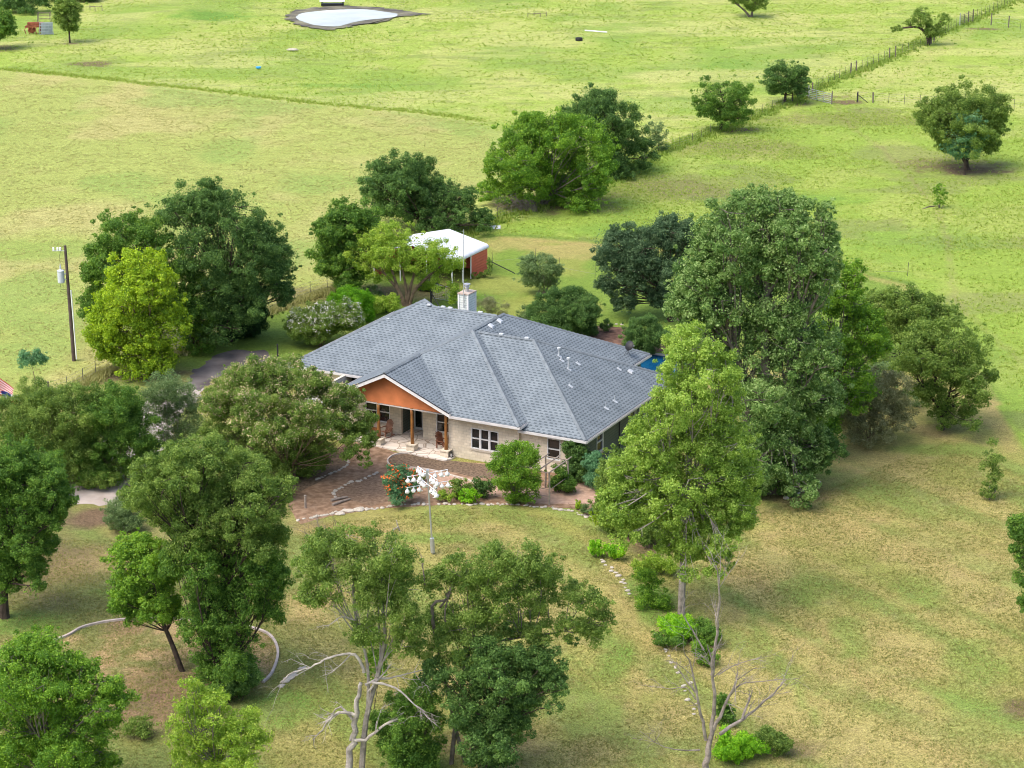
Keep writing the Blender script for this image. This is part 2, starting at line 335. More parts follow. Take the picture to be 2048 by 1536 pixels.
Fq = np.stack([idx[:-1, :-1].ravel(), idx[:-1, 1:].ravel(), idx[1:, 1:].ravel(), idx[1:, :-1].ravel()], 1)
ground = npmesh('ground', V, Fq, M_ground, smooth=True); tag(ground, kind='structure')
ca = ground.data.color_attributes.new('groundcol', 'FLOAT_COLOR', 'POINT')
ca.data.foreach_set('color', np.concatenate([GC.reshape(-1, 3), np.ones((nx * ny, 1))], 1).astype(np.float32).ravel())

def sheet(name, poly, z, m, kind='structure', jit=0.0, sub=.5):
    """flat sheet with slightly wavering outline"""
    rng = random.Random(len(poly)); pts = []
    n = len(poly)
    for i in range(n):
        a = Vector(poly[i]); b = Vector(poly[(i + 1) % n]); k = max(1, int((b - a).length / sub))
        for j in range(k):
            p = a.lerp(b, j / k); pts.append((p.x + rng.uniform(-jit, jit), p.y + rng.uniform(-jit, jit), z))
    me = bpy.data.meshes.new(name); bm = bmesh.new(); f = bm.faces.new([bm.verts.new(p) for p in pts])
    if f.normal.z < 0: f.normal_flip()
    bmesh.ops.triangulate(bm, faces=[f]); bm.to_mesh(me); bm.free(); me.materials.append(m)
    if me.polygons and me.polygons[0].normal.z < 0: me.flip_normals()
    o = bpy.data.objects.new(name, me); COL.objects.link(o)
    if kind: o['kind'] = kind
    return o
def spline(pts, k=6, closed=False):
    P = [Vector(p) for p in pts]; n = len(P); out = []
    for i in range(n if closed else n - 1):
        p0 = P[(i - 1) % n] if closed or i > 0 else P[i]; p1 = P[i]; p2 = P[(i + 1) % n]; p3 = P[(i + 2) % n] if closed or i + 2 < n else P[(i + 1) % n]
        for j in range(k):
            t = j / k; out.append(.5 * ((2 * p1) + (p2 - p0) * t + (2 * p0 - 5 * p1 + 4 * p2 - p3) * t * t + (3 * p1 - p0 - 3 * p2 + p3) * t ** 3))
    if not closed: out.append(P[-1])
    return out
M_mulch = mat('mulch', (.40, .27, .18), .95, .1, col2=(.21, .13, .08), noise=(2.2, .5), bump=(30, 1, .06))
M_dbed = mat('dark_bed', (.25, .18, .125), .95, .1, col2=(.11, .08, .055), noise=(6, .5), bump=(28, 1, .06))
M_path = mat('pink_gravel', (.47, .32, .235), .95, .1, col2=(.35, .23, .165), noise=(3.5, .3), bump=(40, .7, .03))
M_asph = mat('old_asphalt', (.185, .165, .155), .9, .2, col2=(.085, .07, .068), noise=(.45, .5), bump=(40, .6, .02))
M_gravel = mat('pale_gravel', (.46, .40, .36), .95, .1, col2=(.34, .29, .255), noise=(.9, .3), bump=(40, .6, .02))
sheet('garden_bed', gpoly([(600, 1048), (575, 1012), (600, 965), (640, 910), (700, 884), (745, 888), (790, 904), (905, 922), (1000, 930), (1100, 930), (1215, 930), (1250, 960), (1290, 1010), (1300, 1100), (1260, 1085), (1205, 1050), (1150, 1018), (1060, 1012), (960, 1008), (880, 1010), (760, 1017), (660, 1032)]), .004, M_mulch, jit=.05)
sheet('gravel_path', gpoly([(800, 938), (830, 935), (880, 942), (930, 955), (985, 968), (1060, 975), (1120, 968), (1200, 968), (1215, 995), (1180, 1008), (1100, 1008), (1040, 1004), (960, 985), (900, 970), (850, 962), (800, 950)]), .008, M_path, jit=.05)
sheet('front_bed', [tuple(p)[:2] for p in spline([tuple(gp(*q)) for q in [(778, 926), (790, 912), (830, 908), (905, 922), (1000, 934), (1010, 950), (960, 956), (900, 943), (840, 936), (795, 934)]], 4, True)], .012, M_dbed, jit=.02, sub=.4)
sheet('left_bed', gpoly([(600, 985), (640, 962), (690, 936), (697, 925), (680, 918), (640, 925), (590, 940), (570, 970)]), .009, M_dbed, jit=.06)
sheet('middle_bed', gpoly([(668, 985), (690, 968), (715, 958), (760, 945), (780, 960), (790, 1000), (740, 1012), (700, 1000), (680, 1000)]), .013, mat('bed_soil', (.30, .21, .145), .95, .1, col2=(.16, .105, .07), noise=(5, .5), bump=(28, 1, .05)), jit=.06)
sheet('parking_pad', gpoly([(375, 765), (395, 735), (430, 712), (470, 700), (520, 702), (552, 712), (575, 735), (520, 745), (470, 742), (430, 760), (400, 785)]), .006, M_asph, jit=.3)
sheet('driveway', gpoly([(385, 765), (405, 785), (360, 830), (340, 880), (300, 930), (245, 985), (235, 1010), (120, 1012), (-100, 1030), (-100, 960), (60, 950), (150, 930), (200, 880), (240, 830), (300, 790)]), .005, M_gravel, jit=.38)
sheet('rear_bed', gpoly([(1140, 655), (1180, 650), (1250, 655), (1330, 668), (1345, 700), (1250, 712), (1180, 690)]), .005, mat('rear_mulch', (.22, .13, .095), .95, .1, col2=(.1, .06, .045), noise=(3, .4), bump=(20, 1, .05)), jit=.12)
# pond
M_mud = mat('pond_mud', (.20, .19, .12), .9, .3, col2=(.07, .062, .055), noise=(.35, .4), bump=(2, 1, .3))
mud = spline([tuple(gp(*q)) for q in [(572, 38), (590, 22), (625, 15), (700, 12), (780, 17), (835, 25), (860, 28), (800, 33), (770, 42), (700, 53), (660, 59), (610, 53)]], 5, True)
sheet('pond_bank', [tuple(p)[:2] for p in mud], .02, M_mud, jit=.55)
M_pond = mat('pond_water', (.50, .50, .44), .06, .7, noise=(.15, .25))  # pale base colour carries the reflection of the bright sky
sheet('pond_water', [tuple(p)[:2] for p in spline([tuple(gp(*q)) for q in pond_px], 4, True)], .05, M_pond, jit=.1)

# ================================================================ FOLIAGE
RNG = np.random.default_rng(7)
PAL = dict(
    yellow=((.11, .20, .018), (.22, .345, .024), (.40, .52, .04)),
    bright=((.06, .145, .018), (.13, .26, .03), (.26, .41, .05)),
    mid=((.045, .11, .018), (.10, .205, .032), (.20, .33, .055)),
    dark=((.036, .086, .022), (.08, .16, .038), (.165, .28, .07)),
    grey=((.065, .115, .042), (.135, .21, .075), (.24, .33, .14)),
    blue=((.032, .072, .032), (.075, .135, .058), (.15, .23, .11)),
    olive=((.06, .12, .022), (.14, .225, .042), (.27, .36, .085)),
    conifer=((.012, .04, .014), (.026, .072, .02), (.05, .12, .032)),
    thuja=((.06, .18, .01), (.12, .31, .013), (.22, .44, .025)),
    lime=((.13, .23, .03), (.235, .36, .045), (.40, .50, .09)),
    cotton=((.062, .135, .034), (.15, .255, .065), (.33, .44, .17)),
    cottonlt=((.11, .20, .032), (.22, .34, .055), (.40, .52, .12)),
    teal=((.06, .16, .07), (.12, .26, .12), (.20, .36, .18)),
    brown=((.11, .115, .055), (.20, .215, .10), (.32, .33, .18)),
    perennial=((.10, .26, .014), (.20, .43, .022), (.34, .56, .04)))
def barkmat(name, c): return mat(name, c, .95, .1, col2=tuple(x * .5 for x in c), noise=(3, .5), bump=(12, 1, .08))
BARK = dict(grey=barkmat('bark_grey', (.24, .205, .17)), dark=barkmat('bark_dark', (.10, .075, .06)), pale=barkmat('bark_pale', (.42, .37, .32)), tan=barkmat('bark_tan', (.27, .19, .13)), dead=barkmat('bark_dead', (.50, .45, .40)), dead_grey=barkmat('bark_dead_grey', (.36, .31, .27)))
def leaves(lobes, leaf, dens, rng, puff=(.26, .42), spread=.45, droop=0.0, flat=.55, fine=1.0, top=None, gap=.41, loose=.14):
    """lobes: list of (centre, (rx,ry,rz)). returns V, F, tone"""
    Vs, Ts = [], []
    C = np.array([l[0] for l in lobes]); RR = np.array([l[1] for l in lobes])
    for li, (c, r) in enumerate(lobes):
        c = np.array(c); r = np.array(r); rm = float(np.mean(r)); back = li % 3 != 0 and len(lobes) > 12
        prm = min(.62, .16 * rm + .16) if rm > .5 else rm * .42
        npf = max(7, int(3.0 * fine * (rm / prm) ** 1.7 * (.75 if back else 1)))
        d = rng.normal(size=(npf, 3)); d /= np.linalg.norm(d, axis=1)[:, None]
        ph = rng.uniform(0, 6.28, 3); lump = 1 + .16 * np.sin(d[:, 0] * 3.1 + ph[0]) * np.cos(d[:, 2] * 4.3 + ph[1]) + .12 * np.sin(d[:, 1] * 6 + ph[2])
        rad_ = rng.uniform(.16, 1.0, npf) ** .38 * lump
        pc = c + d * r * rad_[:, None] * rng.uniform(.9, 1.08, (npf, 1)); pc[:, 2] = np.where(pc[:, 2] < c[2] - r[2] * .8, pc[:, 2] + r[2] * .4, pc[:, 2])
        ns = int(npf * .30) if loose else 0; ds = rng.normal(size=(ns, 3)); ds /= np.linalg.norm(ds, axis=1)[:, None]; ds[:, 2] = ds[:, 2] * .8 + .15
        ps = c + ds * r * rng.uniform(1.0, 1.32, (ns, 1)); szf = np.concatenate([rng.uniform(.55, 1.25, len(pc)), rng.uniform(.25, .6, ns)]); pc = np.concatenate([pc, ps])
        gn = fbm(pc[:, 0] * .85 + pc[:, 2] * .35 + 50, pc[:, 2] * .95 + pc[:, 1] * .45 + 50, 3, 91); okz = (pc[:, 2] > .12) & ((gn > (gap if rm > 1.15 else .27)) | (rng.random(len(pc)) < .12)); pc = pc[okz]; szf = szf[okz]
        if len(pc) == 0: continue
        pr = prm * szf; ptone = rng.normal(.47, .15, len(pc))
        n = np.maximum(5, (dens * 4 * math.pi * pr ** 2 * .30 / (leaf * leaf * .55 * .5))).astype(int)
        k = np.repeat(np.arange(len(pc)), n); tot = len(k)
        e = rng.normal(size=(tot, 3)); e /= np.linalg.norm(e, axis=1)[:, None]
        p = pc[k] + e * (pr[k] * rng.uniform(.25, 1.15, tot) ** .6)[:, None] * np.array([1, 1, flat + .25])
        nl = int(tot * loose); dl = rng.normal(size=(nl, 3)); dl /= np.linalg.norm(dl, axis=1)[:, None]
        pl = c + dl * r * (rng.uniform(.2, 1.16, nl) ** .5)[:, None]; p = np.concatenate([p, pl]); e = np.concatenate([e, dl]); tt = np.concatenate([ptone[k], rng.normal(.5, .15, nl)]); tot += nl
        nrm = e * .8 + rng.normal(size=(tot, 3)) * spread * 1.25 + np.array([0, 0, .35]); nrm /= np.linalg.norm(nrm, axis=1)[:, None]
        t = rng.normal(size=(tot, 3)); t[:, 2] -= droop; t -= nrm * np.sum(t * nrm, 1)[:, None]; t /= np.linalg.norm(t, axis=1)[:, None] + 1e-9
        b = np.cross(nrm, t); L = leaf * rng.uniform(.55, 1.35, tot)[:, None]
        q = np.stack([p - t * L * .5, p + b * L * .28, p + t * L * .5, p - b * L * .28], 1)
        Vs.append(q.reshape(-1, 3)); tn = tt + rng.normal(0, .24, tot)
        if top is not None: tn = tn + top * np.clip((p[:, 2] - C[:, 2].mean()) / (np.ptp(C[:, 2]) + RR.mean()), -.5, 1)  # paints leaves lighter towards the crown top, as light from above would
        Ts.append(tn)
    V = np.concatenate(Vs); T = np.clip(np.concatenate(Ts), 0, 1); V[:, 2] = np.maximum(V[:, 2], .03)
    return V, np.arange(len(V)).reshape(-1, 4), T
def curve(a, b, rng, sag=0.0, n=5, wob=.06):
    a = np.array(a); b = np.array(b); L = np.linalg.norm(b - a); mid = (a + b) / 2 + np.array([0, 0, -sag * L]) + rng.normal(size=3) * wob * L
    t = np.linspace(0, 1, n)[:, None]; return (1 - t) ** 2 * a + 2 * t * (1 - t) * mid + t ** 2 * b
QUAL = 2.35
NTREE = 0
def tree(name, label, cat, base, lobes, pal='mid', leaf=.24, dens=.8, bark='dark', tr=None, r0=None, fill=True, group=None, stems=1, fork=.35, droop=0, spread=.45, top=None, scale=1.13, gap=.405, puff=(.26, .42), depth=.42, flat=.55, twigs=True, seed=None, flowers=None, minz=.5):
    """base: photo foot of trunk; lobes: (px,py,rx,ry) crown masses as surveyed from the photo, given real depth"""
    global NTREE
    NTREE += 1; rng = np.random.default_rng(100 + NTREE if seed is None else seed)
    leaf *= .66; B = gp(*base); Y0 = B[1]; s = ppm(Y0)
    xs0 = min(l[0] - l[2] for l in lobes); xs1 = max(l[0] + l[2] for l in lobes); W = (xs1 - xs0) / 2 / s
    L3 = []
    for i, (x, y, rx, ry) in enumerate(lobes):
        rx *= scale * rng.uniform(.88, 1.14); ry *= scale * rng.uniform(.88, 1.14); x += rng.uniform(-.16, .16) * rx; y += rng.uniform(-.16, .16) * ry
        edge = abs((x - (xs0 + xs1) / 2) / (xs1 - xs0 + 1e-6) * 2)
        dy = rng.uniform(-1, 1) * depth * W * .6 * (1 - .5 * edge)
        rxm, rym = rx / s, ry / s; rr = (rxm, min(rxm, max(rxm * .8, rym)), rym * 1.02)
        c = at(x, y, Y0 + dy); c[2] = max(c[2], min(minz + rym * .3, rym * 1.0)); L3.append((c, rr))
        if fill and len(lobes) > 2:
            for sg in (-1, 1):
                dd = dy + sg * depth * W * rng.uniform(.75, 1.15) * (1 - .45 * edge)
                c2 = np.array(c); c2[1] += dd; c2[0] += rng.uniform(-.2, .2) * rxm
                c2[2] = max(minz + .3 * rym, c[2] - (.12 * W if sg > 0 else .30 * abs(dd)))
                k = .78; L3.append((c2, (rr[0] * k, rr[1] * k, rr[2] * k)))
    root = empty(name, (B[0], B[1], 0), label, cat, group)
    off = np.array([B[0], B[1], 0])
    V, F, T = leaves(L3, leaf, dens * QUAL, rng, puff, spread, droop, flat, top=top, gap=gap)
    bushy = name in ('shrub', 'perennial_clump', 'flowering_shrub', 'ground_cover_plant')
    cr = npmesh('foliage' if bushy else 'crown', V - off, F, leafmat('leaf_' + pal, *PAL[pal]), root, T)
    # trunk + limbs
    mb = MB(); zc = np.mean([l[0][2] for l in L3]); H = max(l[0][2] for l in L3)
    r0 = (.08 + .014 * H) if r0 is None else r0 * .72
    tops = []
    if tr:
        for path in (tr if isinstance(tr[0], list) else [tr]):
            pts = [at(x, y, Y0 + (q[0] if q else 0)) for x, y, *q in path]
            low = pts[0][2] < .9
            if low: pts[0][2] = -.15
            n = len(pts); P = [np.array(p) for p in spline([tuple(p) for p in pts], 4)]
            mb.tube([p - off for p in P], list(np.linspace(r0 if low else r0 * .55, r0 * (.42 if low else .25), len(P))), 7); tops += P[len(P) // 2:]
    else:
        for k in range(stems):
            a = np.array([B[0] + (rng.uniform(-.3, .3) if stems > 1 else 0), B[1] + (rng.uniform(-.2, .2) if stems > 1 else 0), -.15])
            e = np.array([B[0], B[1], 0]) * .65 + np.mean([l[0] for l in L3], 0) * .35; e[2] = max(.5, zc * (fork if stems > 1 else .62))
            if stems > 1: e[:2] += rng.normal(size=2) * .35
            P = curve(a, e, rng, 0, 6, .04); mb.tube(P - off, list(np.linspace(r0 * (1 if stems == 1 else .6), r0 * .5, 6)), 7); tops += [P[3], P[-1]]
    tops = np.array(tops)
    for c, r in L3:
        c = np.array(c); cand = tops[np.argmin(np.linalg.norm(tops - (c - [0, 0, .35 * np.linalg.norm(c - off)]), axis=1))]
        tip = c + np.array([0, 0, r[2] * .35]); P = curve(cand, tip, rng, .05, 6, .09)
        rl = r0 * .26; mb.tube(P - off, list(np.linspace(rl, rl * .25, 6)), 5)
        if twigs:
            for q in range(5):
                d = rng.normal(size=3); d /= np.linalg.norm(d); d[2] = abs(d[2]) * .6; t = P[rng.integers(2, 6)]
                P2 = curve(t, c + d * np.array(r) * .95, rng, 0, 4, .1); mb.tube(P2 - off, list(np.linspace(rl * .4, rl * .1, 4)), 4, False)
    mb.build('trunk' if not bushy else 'stem', BARK[bark], root)
    if flowers:
        col, nfl, sz, zlo = flowers; nm = 'petal_%s' % '_'.join('%d' % int(c * 99) for c in col)
        sel = rng.integers(0, len(F), nfl * 6); P = V.reshape(-1, 4, 3)[sel].mean(1); zs = np.quantile(V[:, 2], zlo); P = P[P[:, 2] > zs][:nfl]
        rep = 9; k = np.repeat(np.arange(len(P)), rep); p = P[k] + rng.normal(size=(len(k), 3)) * sz * .8 - off
        e = rng.normal(size=(len(k), 3)); e[:, 2] += .6; e /= np.linalg.norm(e, axis=1)[:, None]; t = np.cross(e, rng.normal(size=(len(k), 3))); t /= np.linalg.norm(t, axis=1)[:, None]; b = np.cross(e, t)
        q = np.stack([p - t * sz * .4, p + b * sz * .4, p + t * sz * .4, p - b * sz * .4], 1).reshape(-1, 3)
        npmesh('blossom', q, np.arange(len(q)).reshape(-1, 4), mat(nm, col, .7, .2), root)
    return root
# ---- field trees, far to near
FAR = .34
tree('oak_tree', 'green field tree standing left of the rusty implement at the far left edge', 'tree', (-4, 97), [(-2, 48, 25, 26), (12, 40, 16, 16), (-15, 66, 22, 18)], 'mid', FAR)
tree('oak_tree', 'round green tree on a thin straight trunk beside the rusty implement', 'tree', (140, 88), [(135, 12, 26, 20), (136, 36, 26, 18), (138, 54, 18, 10), (120, 25, 14, 14), (150, 28, 12, 14)], 'olive', FAR, r0=.22)
tree('dark_tree', 'dark bushy tree cut off by the top left corner', 'tree', (55, 26), [(40, 2, 30, 16), (70, 0, 30, 18), (20, 8, 20, 10), (60, 12, 22, 8)], 'dark', FAR)
tree('dark_tree', 'dark low tree at the top edge behind the tree with a thin straight trunk', 'tree', (150, 4), [(100, -10, 20, 14), (130, -12, 22, 16), (165, -12, 26, 12), (185, -8, 16, 8)], 'dark', FAR)
tree('mesquite_tree', 'leaning grey-stemmed tree cut off by the top edge right of the pond', 'tree', (1500, 36), [(1515, 2, 22, 12), (1495, -8, 30, 14), (1475, -6, 18, 10), (1500, 12, 14, 6)], 'olive', .26, dens=.6, tr=[[(1502, 36), (1490, 22), (1468, 4)], [(1502, 36), (1506, 16), (1512, 2)]], bark='grey', r0=.3)
tree('mesquite_tree', 'dark green tree with a broken outlying branch beside the upper fence', 'tree', (1857, 93), [(1846, 26, 15, 13), (1838, 42, 18, 14), (1885, 42, 15, 12), (1865, 52, 20, 14), (1862, 66, 16, 9), (1793, 57, 11, 8), (1822, 45, 12, 7), (1878, 60, 13, 10)], 'olive', .26, dens=.75, tr=[[(1857, 93), (1854, 72), (1838, 55), (1815, 55), (1795, 57)], [(1857, 93), (1856, 72), (1850, 35)], [(1857, 93), (1862, 70), (1882, 42)]], bark='dark', r0=.32, fill=False)
tree('elm_tree', 'small dark field tree touching the left end of the metal gate', 'tree', (1568, 209), [(1572, 140, 30, 20), (1548, 155, 22, 18), (1600, 155, 23, 20), (1575, 168, 30, 18), (1552, 178, 16, 10), (1600, 180, 14, 10)], 'dark', .26, r0=.3, tr=[[(1568, 209), (1571, 190), (1573, 165)]])
tree('elm_tree', 'round green field tree with bare brown soil at its foot left of the gate tree', 'tree', (1441, 262), [(1445, 180, 36, 24), (1412, 190, 26, 22), (1482, 190, 26, 24), (1445, 208, 36, 22), (1415, 215, 18, 14), (1475, 222, 20, 14), (1445, 232, 16, 10)], 'mid', .26, r0=.35, tr=[[(1441, 262), (1444, 240), (1447, 205)]])
tree('elm_tree', 'large round olive-topped field tree at the right edge of the paddock', 'tree', (1935, 338), [(1925, 205, 55, 34), (1885, 215, 38, 32), (1965, 215, 42, 34), (1860, 235, 22, 26), (1992, 250, 28, 32), (1930, 245, 60, 38), (1885, 262, 30, 24), (1975, 285, 26, 20), (1900, 290, 22, 16)], 'olive', .26, r0=.4, stems=3, dens=.9)
tree('young_tree', 'teal-green feathery young tree in front of the large round field tree', 'tree', (1929, 348), [(1935, 245, 28, 20), (1925, 268, 34, 24), (1950, 275, 26, 22), (1905, 295, 20, 15), (1930, 300, 26, 14)], 'teal', .24, dens=.75, r0=.18, fill=False)
tree('sapling', 'small thin sapling with a fallen stick beside it alone in the paddock', 'tree', (1880, 418), [(1880, 376, 13, 10), (1875, 388, 10, 8), (1888, 390, 8, 8), (1880, 402, 9, 7)], 'bright', .2, dens=.6, r0=.07, stems=4, fill=False, bark='grey')
# ---- fence line trees behind the house
tree('hackberry_tree', 'dark tree on the fence line behind the big bright green tree', 'tree', (1232, 345), [(1190, 212, 52, 28), (1150, 215, 28, 20), (1230, 235, 52, 36), (1250, 275, 42, 40), (1215, 285, 45, 40), (1285, 305, 28, 24), (1235, 325, 36, 20)], 'dark', .26, dens=1.0, r0=.4)
tree('hackberry_tree', 'pale thin young tree at the right end of the fence line trees', 'tree', (1318, 308), [(1310, 255, 18, 14), (1322, 270, 18, 16), (1305, 278, 15, 14), (1318, 290, 14, 10)], 'grey', .24, dens=.42, r0=.1, fill=False)
tree('pecan_tree', 'big bright green spreading tree beside the bare grey brush on the fence line', 'tree', (1090, 412), [(1060, 255, 46, 32), (1115, 245, 48, 28), (1165, 262, 48, 34), (1005, 290, 36, 26), (1045, 300, 52, 38), (1110, 300, 60, 42), (1180, 310, 46, 42), (990, 325, 24, 18), (1060, 350, 50, 32), (1125, 355, 55, 38), (1190, 360, 34, 30), (1010, 372, 38, 22), (1150, 395, 40, 20), (985, 380, 26, 18)], 'bright', .26, dens=.95, r0=.45, stems=4, bark='grey')
tree('elm_tree', 'wide dark tree directly behind the white shed roof', 'tree', (845, 462), [(800, 332, 42, 24), (765, 345, 36, 26), (840, 345, 36, 26), (745, 372, 28, 26), (790, 375, 44, 32), (850, 380, 46, 34), (895, 375, 30, 24), (870, 415, 50, 32), (800, 410, 40, 26), (925, 400, 26, 18), (960, 432, 24, 16), (900, 445, 38, 18), (935, 385, 20, 12)], 'dark', .26, dens=.95, r0=.4, stems=3)
tree('oak_tree', 'dense round dark green tree left of the shed against the mown field', 'tree', (700, 592), [(690, 425, 42, 30), (735, 430, 34, 30), (660, 455, 32, 32), (700, 470, 55, 42), (745, 475, 34, 38), (665, 510, 34, 36), (715, 525, 48, 40), (695, 560, 36, 24)], 'mid', .24, dens=1.15, r0=.4)
tree('pistache_tree', 'pale green many-stemmed tree in front of the white shed roof', 'tree', (812, 612), [(760, 475, 36, 22), (795, 468, 36, 22), (735, 505, 32, 26), (775, 505, 34, 26), (840, 498, 40, 24), (880, 520, 38, 28), (815, 525, 30, 22), (755, 545, 26, 18), (860, 560, 24, 16), (898, 560, 26, 24), (905, 592, 14, 14), (730, 530, 18, 16)], 'lime', .2, dens=.75, scale=1.2, gap=.33, r0=.22, bark='tan', tr=[[(812, 614), (800, 585), (770, 548), (752, 520)], [(814, 614), (812, 575), (800, 520)], [(818, 614), (830, 580), (862, 548), (885, 530)], [(812, 614), (822, 570), (838, 520)], [(810, 614), (790, 560), (775, 510)]], fill=False, depth=.6)
# ---- right rear of house
tree('live_oak_tree', 'dark blue-green oak between the back lawn and the tall cottonwood', 'tree', (1342, 642), [(1235, 490, 36, 28), (1280, 480, 38, 30), (1330, 455, 40, 30), (1370, 470, 30, 40), (1225, 525, 34, 34), (1275, 525, 46, 38), (1325, 520, 40, 40), (1215, 565, 22, 22), (1255, 580, 38, 28), (1310, 575, 34, 30), (1245, 602, 24, 16), (1340, 590, 30, 26)], 'blue', .22, dens=1.05, r0=.4, bark='dark')
# ---- left group
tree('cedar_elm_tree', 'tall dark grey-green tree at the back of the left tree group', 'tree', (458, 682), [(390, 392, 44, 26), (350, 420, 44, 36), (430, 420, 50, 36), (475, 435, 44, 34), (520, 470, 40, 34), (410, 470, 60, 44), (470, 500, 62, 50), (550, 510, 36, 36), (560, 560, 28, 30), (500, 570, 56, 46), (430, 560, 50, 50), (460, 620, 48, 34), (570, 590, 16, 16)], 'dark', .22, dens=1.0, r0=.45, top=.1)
tree('cedar_elm_tree', 'leafy mid green tree between the yellow-green tree and the tall dark tree', 'tree', (392, 694), [(250, 450, 44, 32), (215, 500, 40, 32), (300, 470, 40, 34), (190, 540, 24, 22), (340, 520, 44, 40), (370, 570, 44, 40), (395, 620, 44, 40), (400, 660, 38, 26), (240, 520, 40, 36), (320, 580, 40, 40), (190, 600, 26, 36)], 'mid', .24, dens=.95, r0=.35)
tree('juniper_tree', 'dark rounded juniper at the foot of the left tree group', 'tree', (492, 672), [(492, 578, 20, 18), (490, 600, 32, 24), (492, 628, 38, 28), (492, 650, 36, 20)], 'conifer', .16, dens=1.5, r0=.2, puff=(.2, .3), flat=.9, droop=-1)
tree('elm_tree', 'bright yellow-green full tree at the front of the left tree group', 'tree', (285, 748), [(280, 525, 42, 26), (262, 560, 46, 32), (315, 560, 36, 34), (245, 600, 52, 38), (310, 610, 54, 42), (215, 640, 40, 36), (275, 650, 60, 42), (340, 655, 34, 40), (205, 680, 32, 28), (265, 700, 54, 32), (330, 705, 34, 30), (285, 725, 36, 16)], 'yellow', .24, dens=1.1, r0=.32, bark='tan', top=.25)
tree('sapling', 'small round-headed sapling near the flags at the left edge', 'tree', (74, 792), [(66, 714, 22, 14), (56, 722, 16, 12), (76, 722, 16, 11)], 'teal', .18, dens=.9, r0=.05, fill=False, tr=[[(74, 792), (70, 762), (65, 735)]], bark='tan', droop=1.5)
tree('crepe_myrtle', 'white-blossomed many-stemmed crepe myrtle left of the garage roof', 'tree', (640, 692), [(605, 640, 34, 22), (640, 622, 40, 20), (680, 622, 36, 20), (705, 640, 22, 20), (625, 655, 36, 18), (675, 650, 38, 20), (590, 655, 22, 16)], 'olive', .16, dens=.75, r0=.14, stems=6, bark='tan', flowers=((.78, .72, .66), 800, .10, .40), fork=.4)
tree('arborvitae', 'vivid green arborvitae behind the white-blossomed crepe myrtle', 'tree', (712, 642), [(702, 592, 24, 18), (715, 610, 30, 22), (690, 606, 24, 16), (730, 625, 18, 22)], 'thuja', .15, dens=1.5, r0=.12, puff=(.22, .34), flat=1.0, droop=-2)
tree('shrub', 'low yellow-green shrub behind the garage ridge under the pistache tree', 'shrub', (770, 626), [(755, 612, 24, 14), (785, 605, 20, 14), (745, 622, 18, 12)], 'lime', .18, dens=.7, r0=.06, stems=4)
tree('shrub', 'dusty grey-green shrub between the arborvitae and the pale many-stemmed tree', 'shrub', (745, 600), [(742, 580, 14, 16), (752, 592, 14, 12)], 'grey', .16, dens=.7, r0=.05, stems=3, fill=False)
# ---- behind the house
tree('shrub', 'loose dark shrub standing alone on the back lawn', 'shrub', (1080, 590), [(1080, 525, 26, 18), (1058, 530, 18, 18), (1105, 535, 20, 18), (1070, 555, 30, 18), (1095, 560, 22, 14)], 'grey', .17, dens=.6, r0=.1, stems=6, bark='grey')
tree('shrub', 'rounded deep green weeping shrub behind the roof ridge', 'shrub', (1130, 672), [(1110, 600, 34, 20), (1145, 600, 34, 20), (1085, 622, 34, 22), (1125, 630, 44, 26), (1168, 622, 26, 22), (1100, 650, 34, 18), (1150, 650, 34, 18)], 'dark', .16, dens=1.1, r0=.12, stems=5, droop=1.5)
tree('shrub', 'silvery grey shrub beside the deep green weeping shrub', 'shrub', (1052, 650), [(1050, 622, 16, 16), (1058, 634, 16, 12), (1044, 636, 10, 10)], 'grey', .14, dens=.9, r0=.06, stems=3, fill=False)
tree('shrub', 'bare brown twiggy shrub right of the chimney', 'shrub', (985, 640), [(965, 614, 16, 16), (985, 612, 20, 17), (1003, 622, 16, 14)], 'brown', .10, dens=.45, r0=.05, stems=8, bark='tan', fill=False)
tree('shrub', 'dark fountain-shaped shrub at the corner of the swimming pool', 'shrub', (1288, 712), [(1290, 648, 32, 18), (1270, 665, 26, 20), (1312, 665, 26, 20), (1290, 685, 38, 22)], 'dark', .16, dens=1.1, r0=.1, stems=5, droop=1.2)
tree('shrub', 'small dark shrub in the mulch bed right of the weeping shrub', 'shrub', (1215, 664), [(1213, 650, 10, 10), (1207, 656, 8, 8)], 'dark', .13, dens=.9, r0=.03, stems=3, fill=False)
tree('shrub', 'low dark shrub between the weeping shrub and the small mulch bed shrub', 'shrub', (1183, 672), [(1183, 655, 12, 14), (1178, 662, 10, 10)], 'dark', .13, dens=.9, r0=.03, stems=3, fill=False)
# ---- right group
tree('elm_tree', 'yellow-tinged tree half hidden behind the cottonwood and the right corner tree', 'tree', (1790, 728), [(1790, 590, 36, 24), (1765, 610, 34, 26), (1825, 600, 34, 24), (1845, 615, 22, 20), (1775, 650, 34, 28), (1815, 645, 44, 30), (1850, 660, 34, 24), (1745, 690, 28, 20), (1880, 635, 24, 22), (1900, 625, 22, 18), (1865, 600, 18, 14)], 'olive', .22, dens=.75, r0=.22, stems=2)
tree('pecan_tree', 'round open tree shading the lawn at the right bend of the mown edge', 'tree', (1885, 860), [(1870, 665, 40, 24), (1915, 665, 40, 24), (1825, 690, 36, 28), (1880, 705, 58, 36), (1940, 700, 32, 32), (1815, 730, 36, 30), (1870, 750, 54, 34), (1935, 745, 36, 32), (1955, 775, 22, 24), (1895, 790, 40, 24), (1845, 775, 30, 22), (1935, 810, 22, 18), (1900, 825, 26, 16), (1985, 750, 14, 14)], 'olive', .2, dens=.6, scale=1.15, r0=.2, bark='dark', tr=[[(1885, 860), (1882, 815), (1870, 770)], [(1885, 860), (1892, 815), (1905, 760)], [(1885, 860), (1880, 820), (1850, 780)]], top=.15)
